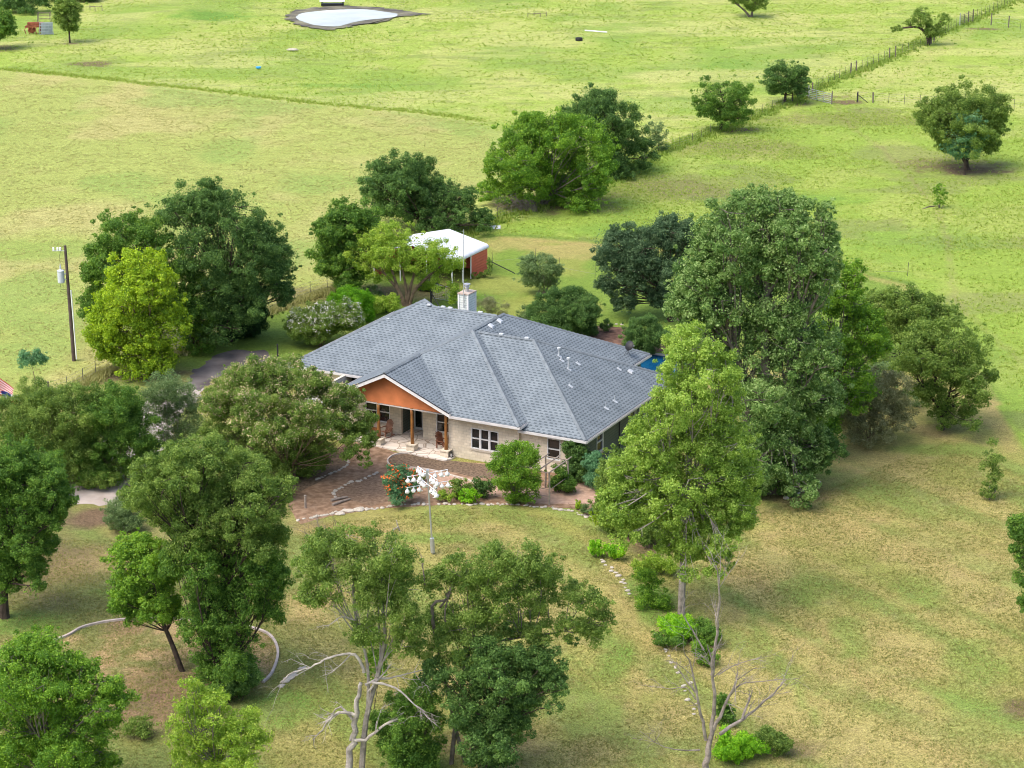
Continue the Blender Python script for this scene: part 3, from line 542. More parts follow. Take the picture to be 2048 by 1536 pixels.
tree('shrub', 'wide brownish-green thicket between the cottonwood and the right round tree', 'shrub', (1735, 880), [(1735, 760, 46, 26), (1690, 790, 36, 30), (1740, 800, 50, 34), (1795, 780, 34, 30), (1715, 845, 44, 28), (1765, 840, 36, 26), (1805, 825, 24, 20)], 'brown', .16, dens=.55, r0=.1, stems=9, bark='tan')
tree('shrub', 'soft green upright growth at the top of the brownish thicket', 'shrub', (1745, 815), [(1730, 752, 40, 16), (1770, 750, 30, 18), (1790, 770, 30, 18), (1815, 800, 26, 26)], 'grey', .16, dens=.8, r0=.08, stems=6, fill=False)
CW = [(1560, 405, 50, 26), (1510, 410, 44, 28), (1460, 435, 44, 34), (1600, 430, 44, 32), (1540, 450, 70, 42), (1420, 480, 40, 38), (1640, 475, 36, 34), (1480, 510, 66, 48), (1580, 515, 76, 52), (1395, 540, 40, 44), (1655, 530, 30, 32), (1440, 585, 58, 50), (1530, 590, 80, 56), (1620, 590, 50, 50), (1385, 600, 34, 34), (1480, 660, 66, 52), (1570, 670, 66, 56), (1400, 640, 32, 30), (1520, 740, 66, 54), (1600, 750, 48, 48), (1560, 810, 56, 50), (1500, 800, 40, 44), (1600, 830, 40, 40), (1560, 880, 52, 42), (1590, 940, 46, 34), (1530, 930, 40, 34), (1440, 720, 34, 40), (1640, 700, 40, 44), (1640, 780, 40, 44), (1620, 880, 40, 40), (1500, 880, 40, 44), (1560, 960, 44, 30), (1480, 950, 30, 30), (1650, 420, 20, 18), (1385, 570, 34, 50), (1350, 600, 26, 34)]
tree('cottonwood_tree', 'tallest broad grey-green cottonwood right of the house', 'tree', (1535, 985), CW, 'cotton', .24, dens=1.0, r0=.6, bark='grey', tr=[[(1535, 985), (1535, 850), (1530, 700), (1535, 500)], [(1520, 985), (1500, 860), (1470, 700), (1440, 560)], [(1550, 985), (1570, 830), (1600, 650)]], depth=.36)
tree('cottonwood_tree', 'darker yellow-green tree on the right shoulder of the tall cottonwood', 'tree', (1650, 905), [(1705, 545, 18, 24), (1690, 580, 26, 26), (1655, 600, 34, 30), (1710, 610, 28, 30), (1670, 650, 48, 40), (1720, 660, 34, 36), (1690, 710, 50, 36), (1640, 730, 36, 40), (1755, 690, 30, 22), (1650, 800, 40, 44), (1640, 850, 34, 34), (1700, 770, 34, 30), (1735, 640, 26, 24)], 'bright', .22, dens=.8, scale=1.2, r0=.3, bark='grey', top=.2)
tree('shrub', 'dense dark undergrowth at the foot of the tall cottonwood', 'shrub', (1585, 975), [(1560, 920, 46, 26), (1610, 905, 44, 26), (1655, 880, 32, 24), (1540, 955, 38, 20), (1590, 945, 44, 26), (1640, 915, 26, 18), (1500, 960, 28, 18)], 'dark', .17, dens=1.0, r0=.1, stems=6)
tree('cottonwood_tree', 'light green cottonwood with a straight bare lower trunk in front of the house corner', 'tree', (1362, 1228), [(1385, 655, 28, 20), (1360, 690, 34, 28), (1410, 700, 40, 30), (1375, 740, 48, 34), (1445, 735, 28, 34), (1350, 790, 34, 34), (1410, 800, 62, 40), (1470, 800, 26, 30), (1335, 850, 42, 36), (1400, 865, 60, 42), (1460, 870, 40, 34), (1300, 905, 50, 34), (1370, 925, 60, 40), (1440, 930, 52, 36), (1270, 950, 44, 30), (1345, 980, 60, 36), (1420, 990, 66, 38), (1480, 985, 34, 28), (1300, 1010, 40, 28), (1380, 1045, 56, 32), (1450, 1050, 38, 24), (1340, 1080, 30, 22), (1420, 1095, 36, 16), (1452, 1110, 16, 10), (1370, 1110, 26, 16), (1245, 945, 34, 30), (1232, 995, 34, 30), (1290, 865, 34, 30), (1500, 940, 28, 30), (1255, 1040, 34, 26), (1310, 820, 22, 20), (1490, 1030, 28, 22), (1215, 1030, 22, 20)], 'cottonlt', .19, dens=.8, scale=1.08, r0=.29, bark='pale', tr=[[(1362, 1228), (1366, 1120), (1372, 1020), (1378, 930), (1388, 800), (1392, 690)], [(1370, 1050), (1340, 950), (1320, 900)], [(1374, 1000), (1420, 920), (1450, 860)]], depth=.34, top=.12)
tree('shrub', 'leafy light green thicket left of the light cottonwood trunk at the lawn edge', 'shrub', (1262, 1075), [(1235, 930, 36, 26), (1215, 960, 30, 26), (1255, 980, 40, 30), (1215, 1005, 30, 26), (1262, 1030, 40, 28), (1300, 1040, 34, 24), (1228, 1045, 26, 22), (1300, 1070, 30, 14)], 'olive', .17, dens=.8, r0=.08, stems=6)
tree('shrub', 'yellow-tipped shrub below the house corner', 'shrub', (1232, 1062), [(1225, 1022, 24, 24), (1238, 1045, 22, 16), (1205, 1035, 18, 18)], 'yellow', .15, dens=.7, r0=.05, stems=4, fill=False)
# ---- garden by the house
tree('vine', 'tall deep green vine climbing the house corner by the downspout', 'plant', (1150, 960), [(1140, 892, 16, 14), (1158, 905, 20, 18), (1172, 925, 20, 20), (1150, 930, 22, 20), (1135, 950, 16, 18), (1165, 955, 18, 16)], 'dark', .17, dens=.95, r0=.05, stems=4, group=None)
tree('shrub', 'soft blue-green shrub between the climbing vine and the light thicket', 'shrub', (1195, 975), [(1190, 925, 20, 18), (1205, 945, 22, 20), (1188, 958, 20, 16)], 'teal', .14, dens=.9, r0=.05, stems=4)
tree('mimosa_shrub', 'feathery bright green large shrub in front of the two front windows', 'shrub', (1032, 1004), [(1035, 905, 34, 18), (1010, 920, 28, 20), (1060, 915, 24, 20), (1030, 935, 44, 24), (1000, 950, 24, 20), (1060, 955, 30, 20), (1025, 972, 36, 20), (1065, 985, 14, 12)], 'bright', .15, dens=.6, r0=.1, stems=5, bark='grey', spread=.8, scale=1.05)
tree('ornamental_grass', 'dark clump of ornamental grass left of the feathery green shrub', 'plant', (968, 996), [(965, 968, 16, 16), (960, 980, 15, 12), (978, 975, 14, 14)], 'dark', .2, dens=1.1, r0=.03, stems=3, fill=False, droop=-3)
tree('perennial_clump', 'vivid lime-green clump in the bed behind the front lawn edge', 'plant', (940, 1006), [(930, 992, 13, 10), (946, 992, 14, 11), (938, 984, 14, 8)], 'perennial', .18, dens=1.2, r0=.02, stems=3, fill=False, droop=-3)
tree('perennial_clump', 'taller mixed green clump behind the white gourds', 'plant', (915, 998), [(905, 975, 16, 12), (925, 972, 16, 12), (895, 988, 14, 10), (918, 988, 14, 10)], 'olive', .16, dens=1.0, r0=.02, stems=4, fill=False, flowers=((.45, .22, .06), 10, .05, .6))
tree('perennial_clump', 'yellow-green leafy clump between the white gourds and the vivid lime-green clump', 'plant', (890, 1004), [(882, 990, 12, 9), (896, 992, 12, 9)], 'lime', .16, dens=1.0, r0=.02, stems=3, fill=False, droop=-2)
tree('perennial_clump', 'dull green clump at the right foot of the feathery green shrub', 'plant', (1040, 1008), [(1030, 998, 14, 8), (1050, 996, 12, 8)], 'olive', .14, dens=.9, r0=.02, stems=3, fill=False)
tree('perennial_clump', 'low mixed plants in the front of the bed left of the rock-edge end plant', 'plant', (1185, 1030), [(1178, 1016, 12, 8), (1192, 1022, 14, 9), (1205, 1038, 12, 9)], 'grey', .13, dens=.9, r0=.02, stems=3, fill=False)
tree('perennial_clump', 'vivid green fern-like clump below the light thicket at the lawn edge', 'plant', (1215, 1116), [(1195, 1097, 16, 12), (1215, 1097, 18, 13), (1235, 1100, 15, 12)], 'perennial', .22, dens=1.2, r0=.02, stems=3, fill=False, droop=-3)
tree('perennial_clump', 'small spiky yellow-green plant by the end of the rock edging', 'plant', (1158, 1018), [(1158, 1008, 7, 7), (1160, 1013, 7, 5)], 'yellow', .16, dens=1.0, r0=.015, stems=2, fill=False, droop=-3)
tree('flowering_shrub', 'blue-green shrub with orange flowers beside the mulch path', 'shrub', (795, 1008), [(790, 945, 14, 13), (810, 952, 18, 14), (795, 968, 22, 16), (820, 975, 14, 12), (798, 990, 20, 14), (780, 958, 14, 12), (825, 960, 14, 12)], 'teal', .13, dens=.85, r0=.04, stems=5, flowers=((.80, .16, .04), 120, .13, .10))
tree('flowering_shrub', 'small orange-flowered plant behind the white gourds on the gravel path', 'plant', (838, 962), [(832, 948, 10, 7), (842, 952, 9, 6)], 'olive', .12, dens=.9, r0=.02, stems=3, fill=False, flowers=((.82, .22, .04), 40, .11, .2))
tree('perennial_clump', 'low light green plants at the foot of the light cottonwood', 'plant', (1365, 1275), [(1345, 1245, 22, 14), (1370, 1248, 22, 14), (1355, 1262, 24, 12), (1385, 1262, 14, 10)], 'perennial', .15, dens=.9, r0=.02, stems=3)
tree('ground_cover_plant', 'long low soft green growth left of the light cottonwood trunk', 'plant', (1305, 1215), [(1290, 1150, 20, 12), (1305, 1175, 24, 16), (1300, 1200, 24, 14), (1325, 1210, 20, 12), (1320, 1230, 18, 10)], 'bright', .15, dens=.7, r0=.02, stems=3)
tree('ground_cover_plant', 'soft green strip of weeds right of the light cottonwood foot', 'plant', (1395, 1330), [(1400, 1290, 16, 14), (1410, 1320, 16, 16), (1425, 1350, 14, 14)], 'bright', .15, dens=.7, r0=.02, stems=3)
tree('ground_cover_plant', 'soft green weeds climbing around the forked dead trunk', 'plant', (1450, 1450), [(1445, 1400, 12, 14), (1455, 1430, 16, 14), (1448, 1455, 16, 12)], 'mid', .15, dens=.7, r0=.02, stems=3)
tree('ground_cover_plant', 'pale yellow-green weeds beside the lawn edge left of the cottonwood trunk', 'plant', (1290, 1150), [(1278, 1128, 16, 10), (1300, 1135, 20, 12), (1320, 1150, 18, 14), (1338, 1175, 12, 14)], 'lime', .14, dens=.6, r0=.02, stems=3)
tree('ground_cover_plant', 'low green trailing growth behind the dead tree', 'plant', (1330, 1290), [(1320, 1280, 16, 8), (1345, 1290, 20, 10), (1400, 1270, 20, 14), (1420, 1310, 18, 18)], 'mid', .15, dens=.7, r0=.02, stems=3)
tree('perennial_clump', 'vivid green mint-like patch right of the dead tree at the bottom edge', 'plant', (1470, 1520), [(1460, 1480, 26, 16), (1490, 1485, 24, 14), (1450, 1505, 24, 16), (1485, 1510, 28, 16), (1520, 1495, 18, 14), (1470, 1528, 24, 12)], 'perennial', .15, dens=1.1, r0=.02, stems=3)
tree('ground_cover_plant', 'dull green growth right of the vivid mint-like patch', 'plant', (1545, 1510), [(1530, 1470, 24, 14), (1555, 1480, 20, 14), (1560, 1510, 20, 14)], 'olive', .15, dens=.7, r0=.02, stems=3)
tree('sapling', 'ragged small tree alone on the right lawn', 'tree', (1982, 998), [(1985, 885, 10, 10), (1985, 915, 20, 12), (1975, 935, 18, 14), (1992, 948, 16, 14), (1980, 985, 18, 8), (1982, 970, 12, 10)], 'olive', .16, dens=.6, r0=.05, stems=3, fill=False, bark='grey')
tree('elm_tree', 'tree cut off by the right edge above the lower lawn', 'tree', (2085, 1270), [(2050, 1060, 36, 24), (2075, 1040, 30, 30), (2035, 1100, 18, 14), (2060, 1150, 26, 20), (2090, 1120, 40, 50), (2050, 1200, 18, 14)], 'mid', .18, dens=.9, r0=.25)
# ---- crepe myrtles and trees left
tree('crepe_myrtle', 'largest crepe myrtle with pinkish spent blossoms beside the porch', 'tree', (585, 962), [(470, 750, 44, 24), (520, 742, 44, 22), (570, 745, 44, 22), (615, 755, 40, 24), (435, 785, 38, 32), (500, 790, 60, 38), (570, 790, 60, 38), (640, 795, 50, 34), (690, 800, 36, 28), (425, 830, 34, 32), (480, 850, 54, 40), (550, 855, 60, 42), (620, 855, 56, 40), (680, 850, 40, 32), (715, 835, 28, 26), (500, 905, 44, 30), (570, 915, 56, 34), (630, 905, 44, 32), (600, 945, 36, 18), (735, 875, 20, 18), (450, 885, 30, 26), (625, 768, 40, 24), (668, 785, 30, 22)], 'olive', .155, dens=1.05, r0=.13, stems=8, bark='tan', flowers=((.52, .42, .24), 2600, .10, .50), fork=.3, depth=.5, scale=1.0)
tree('crepe_myrtle', 'thin airy crepe myrtle with pale stems over the gravel drive', 'tree', (345, 920), [(330, 765, 32, 18), (360, 770, 26, 18), (310, 790, 32, 18), (350, 800, 36, 20), (390, 800, 22, 22), (320, 830, 30, 20), (370, 840, 32, 24), (345, 870, 30, 18)], 'grey', .14, dens=.38, r0=.08, stems=9, bark='pale', fork=.45, scale=1.2)
tree('crepe_myrtle', 'dark full crepe myrtle between the airy one and the left corner one', 'tree', (240, 960), [(230, 790, 34, 22), (200, 810, 28, 24), (262, 810, 28, 26), (225, 845, 46, 34), (270, 865, 36, 32), (195, 870, 34, 32), (240, 905, 48, 30), (300, 900, 34, 28), (190, 925, 28, 24)], 'mid', .15, dens=.85, r0=.09, stems=8, bark='tan', fork=.35, scale=1.3)
tree('crepe_myrtle', 'broad olive crepe myrtle at the left behind the dark oak below the flags', 'tree', (110, 960), [(60, 800, 40, 22), (100, 790, 40, 22), (145, 795, 36, 24), (40, 830, 44, 28), (95, 835, 50, 32), (150, 840, 36, 34), (10, 830, 30, 26), (60, 880, 46, 30), (120, 885, 44, 34), (165, 880, 26, 30), (180, 945, 34, 24), (215, 955, 30, 18), (20, 880, 36, 28), (90, 920, 40, 24), (60, 950, 40, 24), (20, 950, 40, 26), (130, 940, 28, 20)], 'olive', .15, dens=.72, r0=.09, stems=9, bark='tan', fork=.35, scale=1.3)
tree('shrub', 'glowing yellow-green shrub low between the left crepe myrtles', 'shrub', (130, 955), [(120, 925, 18, 12), (138, 930, 16, 12), (105, 915, 14, 10)], 'yellow', .14, dens=.8, r0=.03, stems=4, fill=False)
tree('oak_tree', 'heavy dark oak filling the left edge in the middle', 'tree', (10, 1235), [(20, 900, 50, 34), (-20, 930, 50, 44), (50, 950, 54, 40), (-10, 990, 60, 44), (60, 1000, 44, 34), (90, 975, 30, 26), (10, 1050, 54, 40), (60, 1060, 42, 36), (85, 1090, 26, 24), (-10, 1100, 44, 40), (40, 1120, 46, 34), (75, 1135, 22, 22), (10, 1150, 32, 26), (110, 1020, 24, 22), (90, 955, 36, 28), (118, 985, 26, 26), (60, 930, 40, 26)], 'mid', .17, dens=.95, r0=.4)
tree('live_oak_tree', 'wide grey-green oak canopy above the vine-covered trunks in the lower left', 'tree', (440, 1372), [(350, 915, 46, 26), (400, 905, 50, 28), (290, 945, 40, 30), (345, 955, 56, 36), (420, 950, 60, 38), (480, 940, 48, 32), (520, 965, 40, 28), (560, 975, 24, 20), (275, 985, 34, 26), (330, 1000, 52, 34), (400, 1005, 60, 38), (470, 1000, 56, 36), (535, 1010, 42, 28), (365, 1050, 50, 34), (440, 1055, 56, 36), (510, 1060, 44, 32), (550, 1080, 26, 28)], 'olive', .16, dens=.8, r0=.34, bark='dark', tr=[[(440, 1375), (430, 1250), (400, 1120), (370, 1000)], [(445, 1375), (448, 1240), (450, 1130), (480, 1000)]], depth=.36)
tree('vine_covered_tree', 'bright green leafy tree under the wide oak, hung with vines to the ground', 'tree', (430, 1380), [(400, 1110, 52, 36), (470, 1110, 52, 38), (530, 1120, 40, 36), (555, 1160, 26, 40), (500, 1170, 50, 40), (420, 1170, 52, 44), (350, 1120, 34, 36), (450, 1230, 48, 40), (540, 1220, 30, 34), (390, 1240, 34, 30), (480, 1290, 40, 34), (430, 1300, 44, 38), (450, 1350, 50, 30), (480, 1370, 34, 24)], 'mid', .17, dens=.78, r0=.25, bark='dark', stems=3, depth=.34, droop=.8)
tree('elm_tree', 'light green tree on a leaning dark trunk at the left of the wide oak', 'tree', (366, 1342), [(262, 1085, 34, 22), (290, 1110, 40, 32), (245, 1125, 32, 32), (325, 1130, 34, 34), (275, 1160, 44, 36), (240, 1190, 22, 28), (310, 1190, 38, 30), (345, 1210, 24, 26), (280, 1215, 34, 20), (258, 1225, 14, 12)], 'bright', .17, dens=.9, r0=.22, bark='dark', tr=[[(366, 1342), (345, 1290), (322, 1235), (305, 1180)]], top=.25)
tree('shrub', 'pale dusty bush beside the gap onto the gravel drive', 'shrub', (245, 1062), [(240, 1015, 26, 18), (225, 1030, 18, 16), (262, 1035, 26, 18), (245, 1045, 24, 14)], 'grey', .13, dens=.5, r0=.05, stems=7, bark='pale')
tree('shrub', 'vivid green leafy shrub at the foot of the leafy vine-hung tree', 'shrub', (470, 1400), [(480, 1365, 30, 20), (455, 1385, 26, 16), (500, 1345, 20, 16)], 'dark', .16, dens=1.0, r0=.05, stems=3, fill=False)
tree('elm_tree', 'large light green tree filling the bottom left corner', 'tree', (95, 1625), [(60, 1300, 44, 26), (110, 1320, 44, 28), (20, 1330, 44, 34), (160, 1345, 36, 28), (80, 1365, 60, 38), (200, 1380, 36, 26), (140, 1400, 56, 38), (20, 1400, 50, 40), (240, 1395, 26, 18), (70, 1440, 60, 40), (150, 1460, 60, 38), (215, 1440, 30, 24), (10, 1480, 50, 40), (110, 1510, 60, 38), (190, 1510, 44, 34), (40, 1550, 60, 40), (140, 1560, 60, 40)], 'bright', .16, dens=.78, r0=.3, bark='grey', depth=.4)
tree('elm_tree', 'yellow-green feathery tree at the bottom edge right of the corner tree', 'tree', (438, 1640), [(378, 1368, 16, 14), (395, 1390, 26, 18), (430, 1395, 24, 16), (370, 1420, 30, 20), (420, 1425, 40, 24), (475, 1435, 36, 22), (365, 1465, 30, 20), (415, 1470, 44, 28), (480, 1475, 40, 26), (525, 1468, 22, 14), (400, 1515, 44, 26), (460, 1520, 44, 26), (430, 1560, 44, 26)], 'lime', .16, dens=.55, r0=.16, bark='grey')
tree('shrub', 'flat dull green low bush on bare soil between the two bottom left trees', 'shrub', (290, 1476), [(270, 1455, 26, 12), (295, 1460, 24, 12), (285, 1445, 22, 10)], 'olive', .13, dens=.6, r0=.04, stems=4, fill=False)
# ---- foreground centre
tree('hackberry_tree', 'sparse olive tree with a split white trunk at the lower centre', 'tree', (718, 1555), [(655, 1095, 36, 22), (700, 1080, 36, 22), (745, 1085, 36, 26), (625, 1125, 28, 26), (675, 1130, 48, 32), (735, 1125, 48, 34), (785, 1110, 32, 28), (650, 1170, 32, 26), (705, 1175, 44, 32), (770, 1165, 42, 34), (805, 1190, 30, 26), (760, 1215, 44, 30), (810, 1240, 28, 22), (620, 1190, 18, 16), (740, 1260, 30, 20), (800, 1285, 22, 18)], 'olive', .155, dens=.8, scale=1.45, gap=.3, r0=.21, bark='pale', tr=[[(722, 1560), (732, 1440), (755, 1350), (770, 1270), (762, 1200)], [(735, 1430), (735, 1330), (712, 1240), (705, 1170)]], fill=False, depth=.6, flat=.6)
tree('vine', 'vivid green vine climbing the split white trunk', 'plant', (742, 1420), [(728, 1262, 14, 12), (745, 1275, 20, 16), (755, 1305, 22, 22), (762, 1335, 18, 16), (742, 1345, 10, 12)], 'bright', .15, dens=.9, r0=.04, stems=2, fill=False, minz=2.5)
tree('hackberry_tree', 'wide spreading sparse tree with bare grey limbs and mistletoe at the lower centre', 'tree', (902, 1528), [(870, 1160, 30, 22), (905, 1150, 28, 20), (945, 1140, 30, 22), (985, 1125, 30, 20), (1030, 1115, 34, 20), (1075, 1125, 34, 24), (1100, 1150, 26, 22), (960, 1170, 34, 26), (1010, 1165, 40, 28), (1060, 1175, 36, 26), (1000, 1210, 40, 28), (950, 1220, 36, 28), (890, 1240, 34, 26), (1140, 1190, 26, 20), (1175, 1205, 28, 22), (1200, 1240, 22, 22), (1185, 1270, 22, 18), (1140, 1250, 26, 18), (930, 1275, 40, 30), (880, 1290, 30, 26), (1040, 1225, 34, 20), (1080, 1260, 30, 14), (985, 1260, 34, 26), (1055, 1275, 30, 16)], 'olive', .155, dens=.75, scale=1.5, gap=.3, r0=.16, bark='grey', tr=[[(902, 1532), (912, 1440), (930, 1340), (950, 1250), (940, 1190)], [(930, 1345), (980, 1290), (1040, 1275), (1130, 1262), (1180, 1235)], [(950, 1255), (1010, 1195), (1070, 1150)], [(935, 1300), (890, 1240), (905, 1170)]], fill=False, depth=.55)
tree('elm_tree', 'dark green leafy tree in front of the wide spreading sparse tree', 'tree', (985, 1555), [(985, 1300, 40, 26), (1030, 1310, 44, 26), (940, 1330, 36, 28), (1080, 1320, 34, 22), (990, 1350, 60, 38), (1060, 1360, 52, 34), (930, 1380, 36, 30), (1110, 1345, 26, 18), (990, 1405, 58, 36), (1050, 1405, 40, 28), (1105, 1375, 22, 16), (950, 1440, 44, 32), (1010, 1455, 44, 34), (990, 1500, 46, 30), (960, 1520, 34, 24), (870, 1340, 30, 24)], 'dark', .165, dens=.85, r0=.24, bark='dark', top=.2)
tree('shrub', 'dark green vine-grown bush under the split white trunk tree', 'shrub', (815, 1548), [(800, 1400, 28, 22), (840, 1395, 28, 24), (775, 1440, 26, 22), (820, 1445, 44, 34), (860, 1440, 24, 26), (800, 1495, 44, 30), (850, 1495, 34, 28), (820, 1530, 44, 22)], 'mid', .155, dens=.85, r0=.1, stems=5, top=.2)

# ---- mistletoe balls
def ball(label, px, py, Y, r, grp=None):
    rng = np.random.default_rng(int(px)); c = at(px, py, Y); V, F, T = leaves([((0, 0, 20), (r * .7, r * .7, r * .8))], .1, 1.5, rng, (.4, .6), gap=0, loose=0)
    V[:, 2] -= 20; o = npmesh('mistletoe', V, F, leafmat('leaf_dark', *PAL['dark']), None, T); o.location = c; tag(o, label, 'mistletoe', 'mistletoe balls')
Y42 = gp(902, 1528)[1]
ball('hanging dark ball of mistletoe on the far right limb of the spreading tree', 1143, 1278, Y42, .42)
ball('dark ball of mistletoe in the middle of the spreading tree', 1020, 1252, Y42, .5)

# ================================================================ DEAD TREES
def dead_tree(name, label, base, limbs, r0, twig=3, seed=1, m='dead', group=None, depth=1, thick=1.0):
    rng = np.random.default_rng(seed); B = gp(*base); Y0 = B[1]; off = np.array([B[0], B[1], 0]); root = empty(name, (B[0], B[1], 0), label, 'dead tree', group)
    trunk = MB(); br = MB()
    for li, (w, path) in enumerate(limbs):
        w *= thick * (.8 if name == 'dead_tree' else 1)
        dz = rng.uniform(-1, 1) * depth
        n = len(path); pts = []
        for i, (x, y) in enumerate(path):
            pts.append(tuple(at(x, y, Y0 + (dz * i / max(1, n - 1) if li else 0))))
        if li == 0: pts[0] = (pts[0][0], pts[0][1], -.1)
        P = [np.array(p) for p in spline(pts, 4)]
        for i in range(1, len(P) - 1): P[i] = P[i] + rng.normal(size=3) * w * .25
        R = list(np.linspace(w, w * (.45 if li == 0 else .22), len(P)))
        (trunk if w > r0 * .55 else br).tube([p - off for p in P], R, 7 if w > .06 else 5)
        def sub(a, d, L, r, k):
            e = a + d * L; Q = curve(a, e, rng, rng.uniform(-.12, .12), 5, .1); br.tube([q - off for q in Q], list(np.linspace(r, r * .3, 5)), 4, False)
            if k > 0:
                for _ in range(rng.integers(2, 4)):
                    d2 = d + rng.normal(size=3) * .55; d2 /= np.linalg.norm(d2); sub(Q[rng.integers(1, 5)], d2, L * rng.uniform(.4, .7), r * .5, k - 1)
        Ltot = sum(np.linalg.norm(P[i + 1] - P[i]) for i in range(len(P) - 1))
        if li or len(limbs) == 1:
            for _ in range(twig):
                i = rng.integers(len(P) // 3, len(P) - 1); d = P[i + 1] - P[i]; d = d / (np.linalg.norm(d) + 1e-6) + rng.normal(size=3) * .6; d[2] += .1; d /= np.linalg.norm(d)
                sub(P[i], d, min(1.7, Ltot * rng.uniform(.2, .42)), max(.012, w * .26), 2)
    trunk.build('trunk', BARK[m], root, True)
    if br.n: br.build('branches', BARK[m], root)
    return root
dead_tree('dead_tree', 'bare forked grey dead tree at the bottom edge right of centre', (1415, 1565), [
    (.24, [(1412, 1565), (1412, 1520), (1420, 1480), (1428, 1420)]),
    (.13, [(1428, 1430), (1428, 1370), (1422, 1320), (1415, 1290)]), (.11, [(1424, 1350), (1432, 1280), (1436, 1240), (1438, 1160), (1432, 1130)]),
    (.11, [(1412, 1480), (1402, 1430), (1392, 1380), (1382, 1330), (1370, 1310)]), (.07, [(1392, 1385), (1372, 1360), (1350, 1330)]),
    (.13, [(1424, 1465), (1445, 1420), (1470, 1370), (1476, 1345)]), (.06, [(1455, 1400), (1480, 1370), (1530, 1362), (1598, 1356)]),
    (.12, [(1440, 1468), (1480, 1440), (1510, 1420), (1550, 1385), (1572, 1360)]), (.09, [(1485, 1438), (1498, 1400), (1502, 1390)]),
    (.05, [(1400, 1500), (1360, 1500), (1320, 1490), (1280, 1462)]), (.04, [(1392, 1400), (1372, 1375), (1340, 1378), (1300, 1372)]), (.05, [(1436, 1350), (1470, 1330), (1520, 1315)]), (.06, [(1408, 1300), (1385, 1260), (1365, 1225), (1370, 1195)])], .24, 6, 5, 'dead_grey', thick=.95)
dead_tree('dead_tree', 'broken pale dead trunk with drooping grey limbs left of the split white trunk', (688, 1560), [
    (.23, [(690, 1562), (702, 1500), (710, 1450), (716, 1400), (722, 1365)]),
    (.11, [(712, 1430), (690, 1425), (665, 1432), (645, 1460), (625, 1480)]), (.09, [(705, 1440), (680, 1415), (650, 1445)]),
    (.12, [(700, 1478), (730, 1478), (770, 1450), (800, 1440), (822, 1462)]), (.09, [(730, 1370), (760, 1358), (800, 1352), (850, 1338)]), (.08, [(745, 1365), (790, 1375), (830, 1410), (850, 1425)]), (.07, [(735, 1385), (765, 1350), (780, 1330)]),
    (.10, [(728, 1345), (715, 1315), (700, 1308), (660, 1315), (620, 1335), (585, 1345), (560, 1365)]), (.05, [(700, 1310), (670, 1340), (645, 1352)]), (.05, [(710, 1240), (680, 1235), (655, 1255)])], .23, 5, 9, 'dead')
dead_tree('dead_limb', 'thin grey dead limb poking up from the spreading tree by the gourd pole', (902, 1526), [(.10, [(930, 1300), (865, 1240), (890, 1200), (908, 1165)]), (.06, [(880, 1215), (905, 1180), (915, 1150)]), (.04, [(850, 1170), (845, 1130), (842, 1110)])], .1, 4, 3, 'grey')
dead_tree('bare_shrub', 'bare pale twiggy shrub left of the dead branch on the front lawn', (655, 1115), [(.05, [(655, 1118), (652, 1085), (650, 1050)]), (.04, [(655, 1110), (630, 1080), (600, 1060)]), (.04, [(655, 1110), (640, 1060), (632, 1035)]), (.03, [(655, 1110), (668, 1070), (672, 1040)])], .05, 7, 4, 'grey')
dead_tree('brush_pile', 'pile of bare grey brush at the left foot of the big fence line tree', (1045, 425), [(.09, [(1045, 425), (1040, 405), (1020, 390)])] + [(.06, [(1045 + 3 * i, 424), (1040 + 5 * (i - 5), 400), (1030 + 9 * (i - 5), 415)]) for i in range(11)], .09, 8, 12, 'grey')
dead_tree('brush_pile', 'tangle of bare brown branches inside the wide dark tree behind the shed', (775, 430), [(.08, [(775, 432), (770, 410), (760, 400)])] + [(.05, [(775, 430), (765 + 7 * (i - 3), 405), (760 + 11 * (i - 3), 415)]) for i in range(6)], .08, 6, 13, 'grey')
dead_tree('fallen_branch', 'forked white fallen branch lying on the front lawn', (800, 1062), [(.05, [(800, 1062), (795, 1050), (792, 1040)]), (.05, [(797, 1052), (785, 1062), (776, 1070)])], .05, 2, 6, 'dead', depth=.2)
